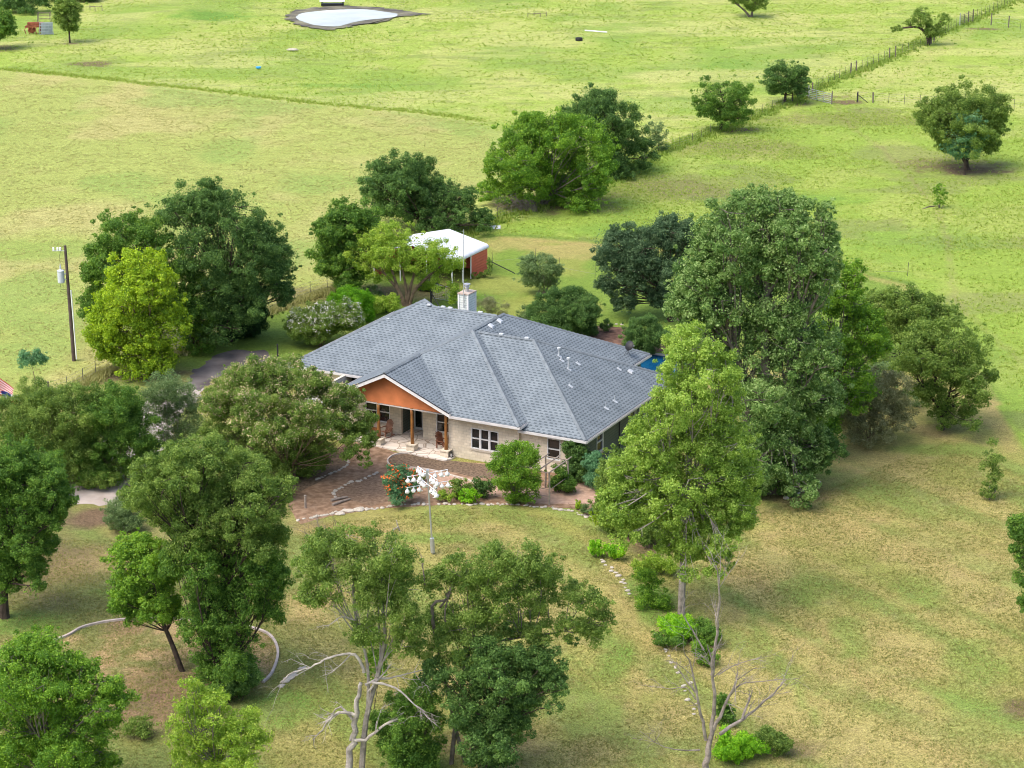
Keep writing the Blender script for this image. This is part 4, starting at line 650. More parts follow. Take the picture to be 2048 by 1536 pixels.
# ================================================================ HOUSE
HO = gp(1172, 881, 2.75); HO[2] = 0; HROT = math.atan2(-0.45399764, 0.89100288)
HM = Matrix.Translation(Vector(HO)) @ Matrix.Rotation(HROT, 4, 'Z')
def hw(u, v, z=0): return HM @ Vector((u, v, z))
house = empty('house', HO, 'single storey cream stone house with grey shingle hip roof and orange porch gable', 'house', rz=HROT)
M_stone = uvbrick('limestone', (.72, .64, .51), (.60, .52, .40), (.53, .465, .37), .40, .185, .010, bump=.5, bias=-.2)
def shinglemat():
    m = bpy.data.materials.new('shingle'); m.use_nodes = True; nt = m.node_tree; b = nt.nodes['Principled BSDF']; b.inputs['Roughness'].default_value = .92; b.inputs['Specular IOR Level'].default_value = .2
    N = nt.nodes.new; L = nt.links.new
    def math_(op, a, bb=None):
        n = N('ShaderNodeMath'); n.operation = op
        for i, x in enumerate((a, bb)):
            if x is None: continue
            if isinstance(x, (int, float)): n.inputs[i].default_value = x
            else: L(x, n.inputs[i])
        return n.outputs[0]
    uv = N('ShaderNodeUVMap'); uv.uv_map = 'UVMap'; sp = N('ShaderNodeSeparateXYZ'); L(uv.outputs[0], sp.inputs[0])
    RH, DW = .23, .37
    vr = math_('DIVIDE', sp.outputs[1], RH); row = math_('FLOOR', vr); vf = math_('FRACT', vr)
    wn_ = N('ShaderNodeTexWhiteNoise'); wn_.noise_dimensions = '1D'; L(row, wn_.inputs['W'])
    ur = math_('ADD', math_('DIVIDE', sp.outputs[0], DW), math_('ADD', math_('MULTIPLY', row, .5), math_('MULTIPLY', wn_.outputs[0], .22)))
    uf = math_('FRACT', ur); cell = N('ShaderNodeTexWhiteNoise'); cell.noise_dimensions = '2D'; cb = N('ShaderNodeCombineXYZ'); L(math_('FLOOR', ur), cb.inputs[0]); L(row, cb.inputs[1]); L(cb.outputs[0], cell.inputs['Vector'])
    wdt = math_('ADD', math_('MULTIPLY', cell.outputs[0], .30), .38)
    dash = math_('MULTIPLY', math_('LESS_THAN', uf, wdt), math_('LESS_THAN', vf, .50))
    line = math_('LESS_THAN', vf, .14); k = math_('MAXIMUM', math_('MULTIPLY', dash, .85), math_('MULTIPLY', line, .55))
    c = N('ShaderNodeMix'); c.data_type = 'RGBA'; L(k, c.inputs[0]); c.inputs[6].default_value = (.175, .205, .228, 1); c.inputs[7].default_value = (.07, .086, .098, 1)
    n = N('ShaderNodeTexNoise'); n.inputs['Scale'].default_value = .8; n.inputs['Detail'].default_value = 8; n.inputs['Roughness'].default_value = .7; L(uv.outputs[0], n.inputs['Vector'])
    cr = ramp(nt, [(.3, (.74, .75, .76)), (.7, (1.18, 1.17, 1.15))]); L(n.outputs['Fac'], cr.inputs[0])
    mx = N('ShaderNodeMix'); mx.data_type = 'RGBA'; mx.blend_type = 'MULTIPLY'; mx.inputs[0].default_value = 1; L(c.outputs[2], mx.inputs[6]); L(cr.outputs[0], mx.inputs[7]); L(mx.outputs[2], b.inputs['Base Color'])
    bp = N('ShaderNodeBump'); bp.inputs['Strength'].default_value = .4; bp.inputs['Distance'].default_value = .02; bp.invert = True; L(k, bp.inputs['Height']); L(bp.outputs[0], b.inputs['Normal'])
    return m
M_shingle = shinglemat()
M_siding = uvbrick('green_siding', (.125, .145, .115), (.12, .14, .11), (.05, .058, .047), 4.0, .18, .012, bump=.5)
M_orange = mat('orange_stucco', (.68, .23, .09), .85, .15, noise=(1.2, .22), bump=(40, .4, .01))
M_white = mat('white_trim', (.72, .71, .70), .55, .3, noise=(5, .12))
M_gut = mat('gutter_paint', (.60, .585, .57), .45, .4, noise=(3, .18))
M_edge = mat('drip_edge', (.03, .03, .033), .6, .3)
M_soff = mat('soffit', (.45, .43, .40), .8, .2)
M_glass = mat('window_glass', (.018, .022, .022), .08, .6, noise=(2, .5))
M_log = mat('varnished_log', (.36, .165, .045), .5, .35, col2=(.19, .075, .022), noise=(2.5, .5), bump=(9, .8, .03))
M_door = mat('dark_door', (.06, .035, .028), .35, .4)
M_cap = mat('cap_shingle', (.19, .218, .238), .9, .15, col2=(.135, .155, .17), noise=(2.2, .3))
M_metal = mat('galvanised', (.55, .56, .58), .4, .5, .6, noise=(5, .2))
M_whitem = mat('white_metal', (.75, .76, .78), .4, .4)
M_ventm = mat('vent_metal', (.46, .49, .52), .45, .4, noise=(4, .2))
M_black = mat('black_paint', (.02, .02, .022), .5, .3)
M_flag = None
Aa = (-18.04, 11.9, 6.55); Am = (-17.0, 11.39, 6.3); Mb = (-12.0, 11.39, 6.3); Ba = (-11.6, 6.9, 6.5); Bb = (-11.6, 11.3, 6.5)
Ca = (-7.2, 7.2, 6.35); Cl = (-11.3, 7.2, 6.35); G0 = (-14.1, -.5, 5.25); G1 = (-14.1, 4.2, 5.25)
polys = [  # (vertices, eave direction)
    ([(-24.7, 4.5, 2.95), (-18.7, 4.5, 2.95), Mb, Am, Aa], 'u'),
    ([(-24.7, 19.3, 2.95), (-24.7, 4.5, 2.95), Aa], 'v'),
    ([Aa, Am, Mb, (-12.0, 18.8, 2.7), (-24.7, 19.3, 2.95)], 'u'),
    ([Mb, Bb, (-3.8, 18.6, 2.72), (-12.0, 18.8, 2.72)], 'u'),
    ([(-18.7, -.5, 2.95), G0, G1, Ba, Bb, Mb, (-18.7, 4.5, 2.95)], 'v'),
    ([G0, (-9.4, -.5, 3.25), (-9.4, -.1, 3.262), G1], 'v'),
    ([(-9.4, -.1, 3.262), (-9.4, -.45, 3.1), (-4.4, -.45, 3.1), Ba, G1], 'u'),
    ([(-4.4, -.45, 3.1), (-4.4, .7, 3.1), Cl, Bb, Ba], 'v'),
    ([Bb, Cl, (-3.8, 14.4, 2.77), (-3.8, 18.6, 2.72)], 'v'),
    ([(-4.6, 0, 2.75), (0, 0, 2.75), Ca, Cl, (-4.6, .7, 3.1)], 'u'),
    ([(0, 0, 2.75), (0, 14.4, 2.75), Ca], 'v'),
    ([Cl, Ca, (0, 14.4, 2.75), (-3.8, 14.4, 2.75)], 'u')]
mb = MB()
for P, ax in polys:
    n = (Vector(P[1]) - Vector(P[0])).cross(Vector(P[2]) - Vector(P[1]))
    if n.z < 0: P = P[::-1]
    uv = []
    for p in P:
        a, b = (p[0], p[1]) if ax == 'u' else (p[1], p[0]); uv.append((a, b * 1.12))
    mb.add(P, [tuple(range(len(P)))], [uv])
roof = mb.build('roof', M_shingle, house)
sol = roof.modifiers.new('thick', 'SOLIDIFY'); sol.thickness = .09; sol.offset = -1
# ceiling under the eaves
mb = MB(); mb.box(-4.45, -.05, .08, 14.3, 2.50, 2.56); mb.box(-9.45, -4.45, -.35, 8, 2.90, 2.95); mb.box(-9.45, -4.46, 8, 18.4, 2.50, 2.56); mb.box(-18.6, -9.5, 0, 18.5, 2.86, 2.9); mb.box(-24.6, -18.65, 4.6, 19.1, 2.72, 2.76)
mb.build('soffit', M_soff, house)
def caps(pts, w=.14, step=.33, lift=.035):
    mb = MB(); rng = random.Random(3)
    a = Vector(pts[0]); b = Vector(pts[1]); d = (b - a).normalized(); L = (b - a).length; side = d.cross(Vector((0, 0, 1))).normalized(); up = side.cross(d)
    k = 0.0
    while k < L - .1:
        p = a + d * k; q = a + d * min(L, k + step * .97); h = lift + .012; ww = w * rng.uniform(.9, 1.1); drop = ww * .42
        vs = [p + side * -ww - up * drop + up * h * .6, p + up * (h + .025), p + side * ww - up * drop + up * h * .6, q + side * -ww - up * drop + up * h * .3, q + up * h * .6, q + side * ww - up * drop + up * h * .3]
        mb.add(vs, [(0, 1, 4, 3), (1, 2, 5, 4), (0, 3, 4, 1)][:2] + [(0, 2, 1)]); k += step
    o = mb.build('ridge_cap', M_cap, roof); s = o.modifiers.new('t', 'SOLIDIFY'); s.thickness = .03; s.offset = 0
for a, b in ((((-24.7, 4.5, 2.95)), Aa), (Aa, Am), (Am, Mb), (G0, G1), (G1, Ba), (Ba, Bb), (Ba, (-4.4, -.45, 3.1)), (Ca, (0, 0, 2.75)), (Ca, Cl), (Ca, (0, 14.4, 2.75)), (Bb, (-3.8, 18.6, 2.72))): caps((a, b))
def eave(a, b, out, drop=.19):
    """gutter + fascia along an eave; out = outward unit (u,v)"""
    a = Vector(a); b = Vector(b); o3 = Vector((out[0], out[1], 0)); mb = MB()
    mb.bar(a + o3 * .0 + Vector((0, 0, -.14)), b + Vector((0, 0, -.14)), .03, drop); mb.build('fascia', M_white, roof)
    mb = MB(); c = Vector((0, 0, -.10)) + o3 * .075; mb.bar(a + c + Vector((0, 0, -.06)), b + c + Vector((0, 0, -.06)), .10, .012)
    c2 = o3 * .128 + Vector((0, 0, -.105)); mb.bar(a + c2, b + c2, .014, .125); c3 = o3 * .012 + Vector((0, 0, -.09)); mb.bar(a + c3 + o3 * .012, b + c3 + o3 * .012, .01, .1)
    mb.build('gutter', M_gut, roof)
eave((-9.4, -.45, 3.1), (-4.34, -.45, 3.1), (0, -1)); eave((-4.4, -.45, 3.1), (-4.4, .75, 3.1), (1, 0)); eave((-4.7, 0, 2.75), (.06, 0, 2.75), (0, -1)); eave((0, -.05, 2.75), (0, 14.4, 2.75), (1, 0))
eave((-3.8, 14.4, 2.75), (-3.8, 18.6, 2.72), (1, 0)); eave((-9.4, -.5, 3.25), (-9.4, -.05, 3.25), (1, 0)); eave((-24.7, 4.5, 2.95), (-18.75, 4.5, 2.95), (0, -1)); eave((-24.7, 4.5, 2.95), (-24.7, 19.3, 2.95), (-1, 0)); eave((-18.7, -.3, 2.95), (-18.7, 4.4, 2.95), (-1, 0))
# gable rakes
for a, b in (((-18.75, -.52, 2.93), (-14.1, -.52, 5.25)), ((-14.1, -.52, 5.25), (-9.35, -.52, 3.23))):
    mb = MB(); o = Vector((0, 0, -.17)); mb.bar(Vector(a) + o, Vector(b) + o, .04, .22); mb.build('rake_board', M_white, roof)
    mb = MB(); o = Vector((0, -.01, -.02)); mb.bar(Vector(a) + o, Vector(b) + o, .07, .035); mb.build('drip_edge', M_edge, roof)
# orange gable wall, with its lower beam
mb = MB(); y0, y1 = .12, .24
pts = [(-16.6, 2.93), (-10.1, 2.93), (-10.1, 3.2), (-14.1, 5.08), (-16.6, 3.84)]
vs = [(u, y0, z) for u, z in pts] + [(u, y1, z) for u, z in pts]; n = len(pts)
mb.add(vs, [tuple(range(n)), tuple(range(2 * n - 1, n - 1, -1))] + [(i + n, (i + 1) % n + n, (i + 1) % n, i) for i in range(n)]); mb.build('gable_panel', M_orange, house)
# walls with real openings
def wall(name, u0, u1, v, z1, m, ops=(), t=.22, axis='u', z0=-.05):
    """ops: (a0,a1,zb,zt). front face at v (axis u) or at u=v (axis v, facing +u)"""
    mb = MB(); us = sorted({u0, u1, *[o[0] for o in ops], *[o[1] for o in ops]}); zs = sorted({z0, z1, *[o[2] for o in ops], *[o[3] for o in ops]})
    for a, b in zip(us[:-1], us[1:]):
        run = None
        for c, d in zip(zs[:-1], zs[1:]):
            hole = any(o[0] <= a + 1e-4 and o[1] >= b - 1e-4 and o[2] <= c + 1e-4 and o[3] >= d - 1e-4 for o in ops)
            if not hole:
                if run and abs(run[1] - c) < 1e-5: run = (run[0], d)
                else:
                    if run: W(mb, a, b, v, t, *run, axis)
                    run = (c, d)
        if run: W(mb, a, b, v, t, *run, axis)
    return mb.build(name, m, house)
def W(mb, a, b, v, t, z0, z1, axis):
    if axis == 'u': mb.box(a, b, v, v + t, z0, z1)
    else: mb.box(v - t, v, a, b, z0, z1)
def window(a0, a1, zb, zt, v, axis='u', cols=1, wide=.06):
    fr = MB(); n = cols
    def bx(mb, p0, p1, q0, q1, c, d):   # p0/p1 depth offsets out of wall (positive = outwards)
        if axis == 'u': mb.box(p0, p1, v - d, v - c, q0, q1)
        else: mb.box(v + c, v + d, p0, p1, q0, q1)
    w = (a1 - a0) / n
    for i in range(n + 1):
        x = a0 + i * w; h = wide if i in (0, n) else .075
        x0, x1 = (x, x + h) if i == 0 else ((x - h, x) if i == n else (x - h, x + h)); bx(fr, x0, x1, zb, zt, -.09, .02)
    zm = (zb + zt) / 2
    for i in range(n):
        x = a0 + i * w; l = x + (wide if i == 0 else .075); r = x + w - (wide if i == n - 1 else .075)
        bx(fr, l, r, zt - wide, zt, -.09, .018); bx(fr, l, r, zb, zb + wide, -.09, .018); bx(fr, l, r, zm - .03, zm + .03, -.09, .016)
    f = fr.build('window', M_white, house)
    gl = MB()
    for i in range(n):
        x = a0 + i * w; l = x + .05; r = x + w - .05; bx(gl, l, r, zb + .04, zm - .02, -.10, -.07); bx(gl, l, r, zm + .02, zt - .04, -.115, -.085)
    gl.build('pane', M_glass, f)
    sl = MB(); bx(sl, a0 - .08, a1 + .08, zb - .13, zb - .004, -.05, .05); sl.build('sill', mat('stone_sill', (.5, .44, .36), .85, .2, noise=(4, .2)), f)
    return f
wB = [(-8.28, -6.30, .80, 2.20)]; wC = [(-2.98, -2.05, .85, 2.27)]
wall('stone_wall', -9.7, -4.85, .38, 3.0, M_stone, wB); window(*wB[0], .38, cols=3)
wall('stone_wall', -4.85, -.42, .62, 2.66, M_stone, wC); window(*wC[0], .62)
mb = MB(); mb.box(-5.07, -4.85, .60 + .0, 1.2, -.05, 3.0); mb.build('stone_wall', M_stone, house)
mb = MB(); mb.box(-9.92, -9.702, .38, 2.42, -.05, 2.86); mb.build('stone_wall', M_stone, house)
wP = [(-17.35, -15.45, .72, 2.15)]; wP2 = [(-11.95, -10.75, .72, 2.10)]
wall('stone_wall', -20.0, -14.6, 2.45, 2.86, M_stone, wP); window(*wP[0], 2.45, cols=2)
wall('stone_wall', -12.95, -9.92, 2.42, 2.86, M_stone, wP2); window(*wP2[0], 2.42)
mb = MB(); mb.box(-14.82, -14.602, 2.672, 3.85, -.05, 2.86); mb.build('siding_wall', M_siding, house)
mb = MB(); mb.box(-12.948, -12.73, 2.642, 3.85, -.05, 2.86); mb.build('siding_wall', M_siding, house)
mb = MB(); mb.box(-14.82, -12.73, 3.852, 4.0, -.05, 2.86); mb.build('siding_wall', M_siding, house)
dr = MB(); dr.box(-13.72, -12.85, 3.80, 3.85, .08, 2.15); door = dr.build('door', M_door, house, bevel=.01)
d2 = MB(); d2.lathe([(.0, -.03), (.035, -.02), (.035, .02), (0, .03)], (-13.62, 3.77, 1.05), 8); d2.build('handle', mat('brass', (.5, .35, .12), .3, .5, .8), door)
d3 = MB(); d3.box(-13.55, -13.02, 3.79, 3.797, 1.0, 2.0); d3.build('pane', M_glass, door)
fr = MB(); fr.box(-14.38, -14.30, 3.78, 3.85, .05, 2.2); fr.box(-13.80, -13.72, 3.78, 3.85, .05, 2.2); fr.box(-14.30, -13.80, 3.79, 3.85, .05, .25); fr.box(-14.30, -13.80, 3.79, 3.85, 2.1, 2.2)
sf = fr.build('side_window', M_white, house); g = MB(); g.box(-14.31, -13.79, 3.82, 3.845, .25, 2.1); g.build('pane', M_glass, sf)
wall('stone_wall', -24.3, -20.0, 4.95, 2.86, M_stone, [(-23.6, -20.8, -.05, 2.2)]); gd = MB()
for i in range(4): gd.box(-23.6, -20.8, 5.02, 5.07, .0 + i * .55, .54 + i * .55)
gd.build('garage_door', M_white, house)
mb = MB(); mb.box(-20.2, -20.002, 2.672, 4.95, -.05, 2.86); mb.build('stone_wall', M_stone, house)
mb = MB(); mb.box(-24.3, -24.1, 5.17, 19.0, -.05, 2.86); mb.build('siding_wall', M_siding, house)
mb = MB(); mb.box(-24.3, -4.4, 18.2, 18.4, -.05, 2.66); mb.build('siding_wall', M_siding, house)
mb = MB(); mb.box(-4.62, -4.4, 14.0, 18.2, -.05, 2.6); mb.build('siding_wall', M_siding, house)
mb = MB(); mb.box(-4.4, -.42, 13.8, 14.0, -.05, 2.66); mb.build('siding_wall', M_siding, house)
sw = [(2.50, 3.50, .98, 2.40), (7.6, 8.6, .98, 2.40), (9.1, 10.1, .98, 2.40), (11.0, 12.9, .05, 2.2)]
wall('siding_wall', .84, 13.8, -.42, 2.66, M_siding, sw, axis='v')
for w_ in sw: window(*w_, -.42, axis='v')
mb = MB(); mb.box(-.64, -.38, .625 + .22, 1.3, -.05, 1.0); mb.build('corner_quoin', M_stone, house)
# downspouts
mb = MB(); mb.tube([(-.85, -.05, 2.6), (-.85, .25, 2.42), (-.85, .56, 2.38), (-.85, .56, .15), (-.85, .4, .05)], .045, 6); mb.build('downspout', mat('dark_spout', (.12, .12, .12), .5, .3), house)
mb = MB(); mb.tube([(.05, .25, 2.6), (-.2, .45, 2.45), (-.36, .5, 2.35), (-.36, .72, .1)], .045, 6); mb.build('downspout', M_gut, house)
mb = MB(); mb.tube([(.05, 5.9, 2.6), (-.2, 5.9, 2.45), (-.37, 5.9, 2.3), (-.37, 5.9, .1)], .04, 6); mb.build('downspout', M_edge, house)
# floodlight at corner
mb = MB(); mb.lathe([(.03, 0), (.07, .03), (.08, .12), (.0, .14)], (-.3, .95, 2.3), 8); mb.build('flood_light', M_white, house)
# porch posts on stone piers
for u, v in ((-9.95, -.02), (-12.46, -.0), (-14.95, .0), (-17.7, .0)):
    mb = MB(); rng = random.Random(u)
    mb.tube([(u + rng.uniform(-.02, .02), v + .12, z) for z in (.5, 1.0, 1.5, 2.0, 2.5, 2.92)], [.125, .12, .10, .105, .095, .115], 10); p = mb.build('porch_post', M_log, house, True)
    mb = MB(); mb.box(u - .29, u + .29, v - .18, v + .4, -.02, .46); mb.build('stone_pier', M_stone, p)
    mb = MB(); mb.box(u - .33, u + .33, v - .22, v + .44, .462, .52); mb.build('pier_cap', M_stone, p)
# roof vents, pipes
def on(plane, u, v):
    return {'C': 2.75 - .5 * u, 'B': 3.1 - .472 * (u + 4.4), 'CF': 2.75 + .5 * v, 'BF': 2.95 + .5 * (v + .2), 'A': 2.95 + .4865 * (v - 4.5)}[plane]
def boxvent(u, v, plane, s=.19):
    z = on(plane, u, v); mb = MB(); k = .5
    mb.add([(u - s, v - s, z + s * k * (1 if plane in 'CB' else 0) + .02), (u + s, v - s, z - s * k + .02), (u + s, v + s, z - s * k + .02), (u - s, v + s, z + s * k + .02),
            (u - s * .8, v - s * .8, z + s * k + .13), (u + s * .8, v - s * .8, z - s * k + .17), (u + s * .8, v + s * .8, z - s * k + .17), (u - s * .8, v + s * .8, z + s * k + .13)],
           [(0, 1, 5, 4), (1, 2, 6, 5), (2, 3, 7, 6), (3, 0, 4, 7), (4, 5, 6, 7)]); mb.build('roof_vent', M_ventm, roof, bevel=.02)
boxvent(-11.17, 8.78, 'B'); boxvent(-11.19, 10.07, 'B'); boxvent(-1.96, 11.18, 'C')
for u, v, z in ((-9.6, 7.2, 6.4), (-7.7, 7.2, 6.4), (-17.35, 11.3, 6.38), (-16.3, 11.42, 6.34), (-15.75, 11.42, 6.34), (-13.4, 11.42, 6.34), (-24.7 + 4.9, 4.5 + 5.3, 5.45)):
    mb = MB(); mb.box(u - .16, u + .16, v - .10, v + .10, z - .05, z + .08); mb.build('roof_vent', M_ventm, roof, bevel=.03)
def pipe(u, v, plane, h, r=.035, capr=0, m=None, boot=True):
    z = on(plane, u, v); mb = MB(); mb.tube([(u, v, z - .05), (u, v, z + h)], r, 8)
    if capr: mb.lathe([(capr * .5, -.10), (capr, -.08), (capr, .02), (.02, .07)], (u, v, z + h), 10)
    p = mb.build('vent_pipe', m or M_ventm, roof)
    if boot:
        b = MB(); b.add([(u - .11, v - .11, z + .075), (u + .2, v - .11, z - .08), (u + .2, v + .11, z - .08), (u - .11, v + .11, z + .075)], [(0, 1, 2, 3)]); q = b.build('flashing', M_ventm, p); s = q.modifiers.new('t', 'SOLIDIFY'); s.thickness = .015; s.offset = 1
pipe(-4.36, 6.55, 'C', .75, .06, .13); pipe(-5.42, 7.31, 'C', .55, .06, .13); pipe(-4.36, 7.91, 'C', .14); pipe(-3.38, 4.73, 'C', .3, .02); pipe(-.95, 5.0, 'C', .42, .022); pipe(-1.0, 6.46, 'C', .38, .022); pipe(-2.6, 10.6, 'C', .14, .03); pipe(-5.1, 7.0, 'C', .12, .04)
# satellite dish
z = on('B', -4.6, 16.6); mb = MB(); mb.tube([(-4.6, 16.6, z), (-4.6, 16.6, z + .3), (-4.45, 16.5, z + .55)], .022, 6); mb.tube([(-4.3, 16.3, z), (-4.6, 16.6, z + .3)], .015, 5); mb.tube([(-4.7, 16.2, z), (-4.6, 16.6, z + .3)], .015, 5); mast = mb.build('satellite_dish', M_black, roof)
mb = MB(); n = 18; vs = []; ax = Vector((-.25, -.80, .5)).normalized(); a1 = ax.orthogonal().normalized(); a2 = ax.cross(a1); c0 = Vector((-4.45, 16.5, z + .62))
for ri, rr in enumerate((0.0001, .14, .27, .36)):
    for k in range(n): t = 2 * math.pi * k / n; vs.append(c0 - ax * (.12 * (1 - (rr / .36) ** 2)) * -1 + (a1 * math.cos(t) * .95 + a2 * math.sin(t)) * rr)
mb.add(vs, [(i * n + k, i * n + (k + 1) % n, (i + 1) * n + (k + 1) % n, (i + 1) * n + k) for i in range(3) for k in range(n)]); q = mb.build('reflector', M_black, mast); s = q.modifiers.new('t', 'SOLIDIFY'); s.thickness = .015
mb = MB(); e = c0 + ax * -.42 + Vector((.05, 0, .12)); mb.tube([c0 + Vector((0, 0, -.25)), e], .015, 5); mb.lathe([(.05, -.05), (.07, 0), (.05, .06)], e, 8); mb.build('receiver', M_metal, mast)
# chimney + flue + antenna
cu0, cu1, cv0, cv1 = -15.45, -14.72, 12.1, 13.2
mb = MB(); mb.box(cu0, cu1, cv0, cv1, 3.0, 7.22); ch = mb.build('chimney', uvbrick('chimney_siding', (.66, .69, .65), (.64, .67, .63), (.26, .29, .27), 3.0, .17, .012), roof)
mb = MB()
for u in (cu0, cu1):
    for v in (cv0, cv1): mb.box(u - .05, u + .05, v - .05, v + .05, 3.0, 7.24)
mb.build('corner_trim', M_white, ch)
mb = MB(); mb.box(cu0 - .07, cu1 + .07, cv0 - .07, cv1 + .07, 7.222, 7.30); mb.build('chimney_cap', mat('rusty_cap', (.50, .45, .40), .7, .3, col2=(.36, .24, .17), noise=(2.5, .5)), ch)
cx, cy = (cu0 + cu1) / 2, (cv0 + cv1) / 2
mb = MB(); mb.lathe([(.13, 0), (.13, .32), (.20, .34), (.12, .40), (.24, .50), (.24, .56), (.05, .62)], (cx, cy, 7.3), 14); mb.build('flue', M_metal, ch)
mb = MB(); mb.tube([(cx + .1, cv0 - .12, 6.3), (cx + .1, cv0 - .12, 8.3)], .035, 6); mb.tube([(cx + .1, cv0 - .12, 8.3), (cx + .12, cv0 - .12, 11.9)], .02, 6); mb.tube([(cx - .02, cv0 - .12, 11.7), (cx + .25, cv0 - .12, 11.7)], .012, 4); mb.build('antenna_mast', M_metal, ch)
# ================================================================ PORCH FLOOR AND FURNITURE
def flagmat():
    m = bpy.data.materials.new('flagstone'); m.use_nodes = True; nt = m.node_tree; b = nt.nodes['Principled BSDF']; b.inputs['Roughness'].default_value = .8; b.inputs['Specular IOR Level'].default_value = .25
    tc = nt.nodes.new('ShaderNodeTexCoord'); v = nt.nodes.new('ShaderNodeTexVoronoi'); v.feature = 'DISTANCE_TO_EDGE'; v.inputs['Scale'].default_value = 1.35; v2 = nt.nodes.new('ShaderNodeTexVoronoi'); v2.inputs['Scale'].default_value = 1.35
    nt.links.new(tc.outputs['Object'], v.inputs[0]); nt.links.new(tc.outputs['Object'], v2.inputs[0])
    c2 = ramp(nt, [(0, (.62, .55, .47)), (.5, (.70, .64, .57)), (1, (.60, .50, .41))]); nt.links.new(v2.outputs['Color'], c2.inputs[0])
    cr = ramp(nt, [(.02, (.55, .5, .45)), (.045, (1, 1, 1))]); nt.links.new(v.outputs[0], cr.inputs[0])
    mx = nt.nodes.new('ShaderNodeMix'); mx.data_type = 'RGBA'; mx.blend_type = 'MULTIPLY'; mx.inputs[0].default_value = 1; nt.links.new(c2.outputs[0], mx.inputs[6]); nt.links.new(cr.outputs[0], mx.inputs[7]); nt.links.new(mx.outputs[2], b.inputs['Base Color'])
    return m
edge_uv = [(-9.4, .36), (-9.38, -.22), (-9.62, -.66), (-11.5, -.62), (-13.5, -.40), (-15.3, -.2), (-17.0, .05), (-18.6, .55), (-19.95, 1.4), (-19.95, 2.44), (-14.6, 2.44), (-14.6, 3.84), (-12.95, 3.84), (-12.95, 2.4), (-9.93, 2.4), (-9.93, .36)]
mb = MB(); n = len(edge_uv); vs = [tuple(hw(u, v, z)) for z in (.0, .10) for u, v in edge_uv]
mb.add(vs, [tuple(range(2 * n - 1, n - 1, -1))] + [(i + n, (i + 1) % n + n, (i + 1) % n, i) for i in range(n)])
pf = mb.build('porch_floor', flagmat()); pf['kind'] = 'structure'
bmx = bmesh.new(); bmx.from_mesh(pf.data); bmesh.ops.triangulate(bmx, faces=bmx.faces[:]); bmesh.ops.recalc_face_normals(bmx, faces=bmx.faces[:])
for f in bmx.faces:
    if abs(f.normal.z) > .9 and f.normal.z < 0: f.normal_flip()
bmx.to_mesh(pf.data); bmx.free()
def adirondack(label, u, v, rz, m, rocker=True):
    r = empty('rocking_chair' if rocker else 'lounge_chair', hw(u, v, .1), label, 'chair', 'chairs on the porch', HROT + rz)
    mb = MB()
    for i in range(6): mb.bar((-.24, -.30 + i * .09, .42 - i * .022), (.24, -.30 + i * .09, .42 - i * .022), .078, .02)
    mb.build('seat', m, r)
    mb = MB()
    for i in range(7):
        x = (i - 3) * .085; h = 1.12 - .018 * (i - 3) ** 2; mb.bar((x * .85, .18, .34), (x * 1.15, .18 + (h - .34) * .36, h), .076, .02)
    mb.bar((-.27, .23, .5), (.27, .23, .5), .03, .06); mb.bar((-.27, .36, .85), (.27, .36, .85), .03, .06); mb.build('backrest', m, r)
    for s in (-1, 1):
        mb = MB(); mb.bar((s * .31, -.36, .62), (s * .31, .30, .60), .12, .025); mb.build('armrest', m, r)
        mb = MB(); mb.bar((s * .28, -.32, .06), (s * .28, -.32, .6), .03, .09); mb.build('leg', m, r)
        mb = MB(); mb.bar((s * .28, .26, .06), (s * .28, .26, .6), .03, .09); mb.build('leg', m, r)
        if rocker: mb = MB(); mb.tube([(s * .28, -.5, .10), (s * .28, -.25, .04), (s * .28, .1, .025), (s * .28, .5, .12)], .03, 5); mb.build('rocker', m, r)
    return r
M_brown = mat('brown_wood', (.30, .15, .095), .7, .25, noise=(6, .3)); M_red = mat('red_wood', (.62, .13, .085), .6, .3, noise=(6, .2)); M_dwood = mat('dark_wood', (.20, .08, .045), .65, .3, noise=(6, .3))
adirondack('brown slatted rocking chair between the left porch post and the door', -15.25, 1.55, rad(-18), M_brown)
adirondack('red slatted rocking chair behind the left porch post', -16.75, 1.65, rad(20), M_red)
def table(label, u, v, w, h, m, rz=0):
    r = empty('side_table', hw(u, v, .1), label, 'table', None, HROT + rz); mb = MB()
    for i in range(5): mb.bar((-w / 2, -w / 2 + (i + .5) * w / 5, h), (w / 2, -w / 2 + (i + .5) * w / 5, h), w / 5 * .92, .025)
    mb.build('table_top', m, r)
    for sx in (-1, 1):
        for sy in (-1, 1): mb = MB(); mb.bar((sx * w * .42, sy * w * .42, 0), (sx * w * .38, sy * w * .38, h - .01), .05, .05); mb.build('leg', m, r)
table('small wooden side table between the red and the brown rocking chairs', -16.0, 1.35, .5, .5, M_log)
adirondack('low reddish wooden chair turned sideways by the right corner post', -10.75, 1.1, rad(75), M_dwood, False)
adirondack('dark wooden chair under the right porch window', -10.45, 1.9, rad(-70), M_dwood, False)
# black lantern at pier
r = empty('lantern', hw(-9.52, .0, .1), 'black lantern on the porch floor beside the right corner pier', 'lantern', None, HROT)
mb = MB(); mb.box(-.09, .09, -.09, .09, 0, .03); mb.box(-.09, .09, -.09, .09, .33, .36); [mb.box(x - .012, x + .012, y - .012, y + .012, .031, .329) for x in (-.075, .075) for y in (-.075, .075)]; mb.tube([(-.07, 0, .36), (0, 0, .46), (.07, 0, .36)], .008, 4); mb.build('frame', M_black, r)
mb = MB(); mb.lathe([(.05, 0), (.055, .12), (.03, .2)], (0, 0, .04), 8); mb.build('candle', M_white, r)
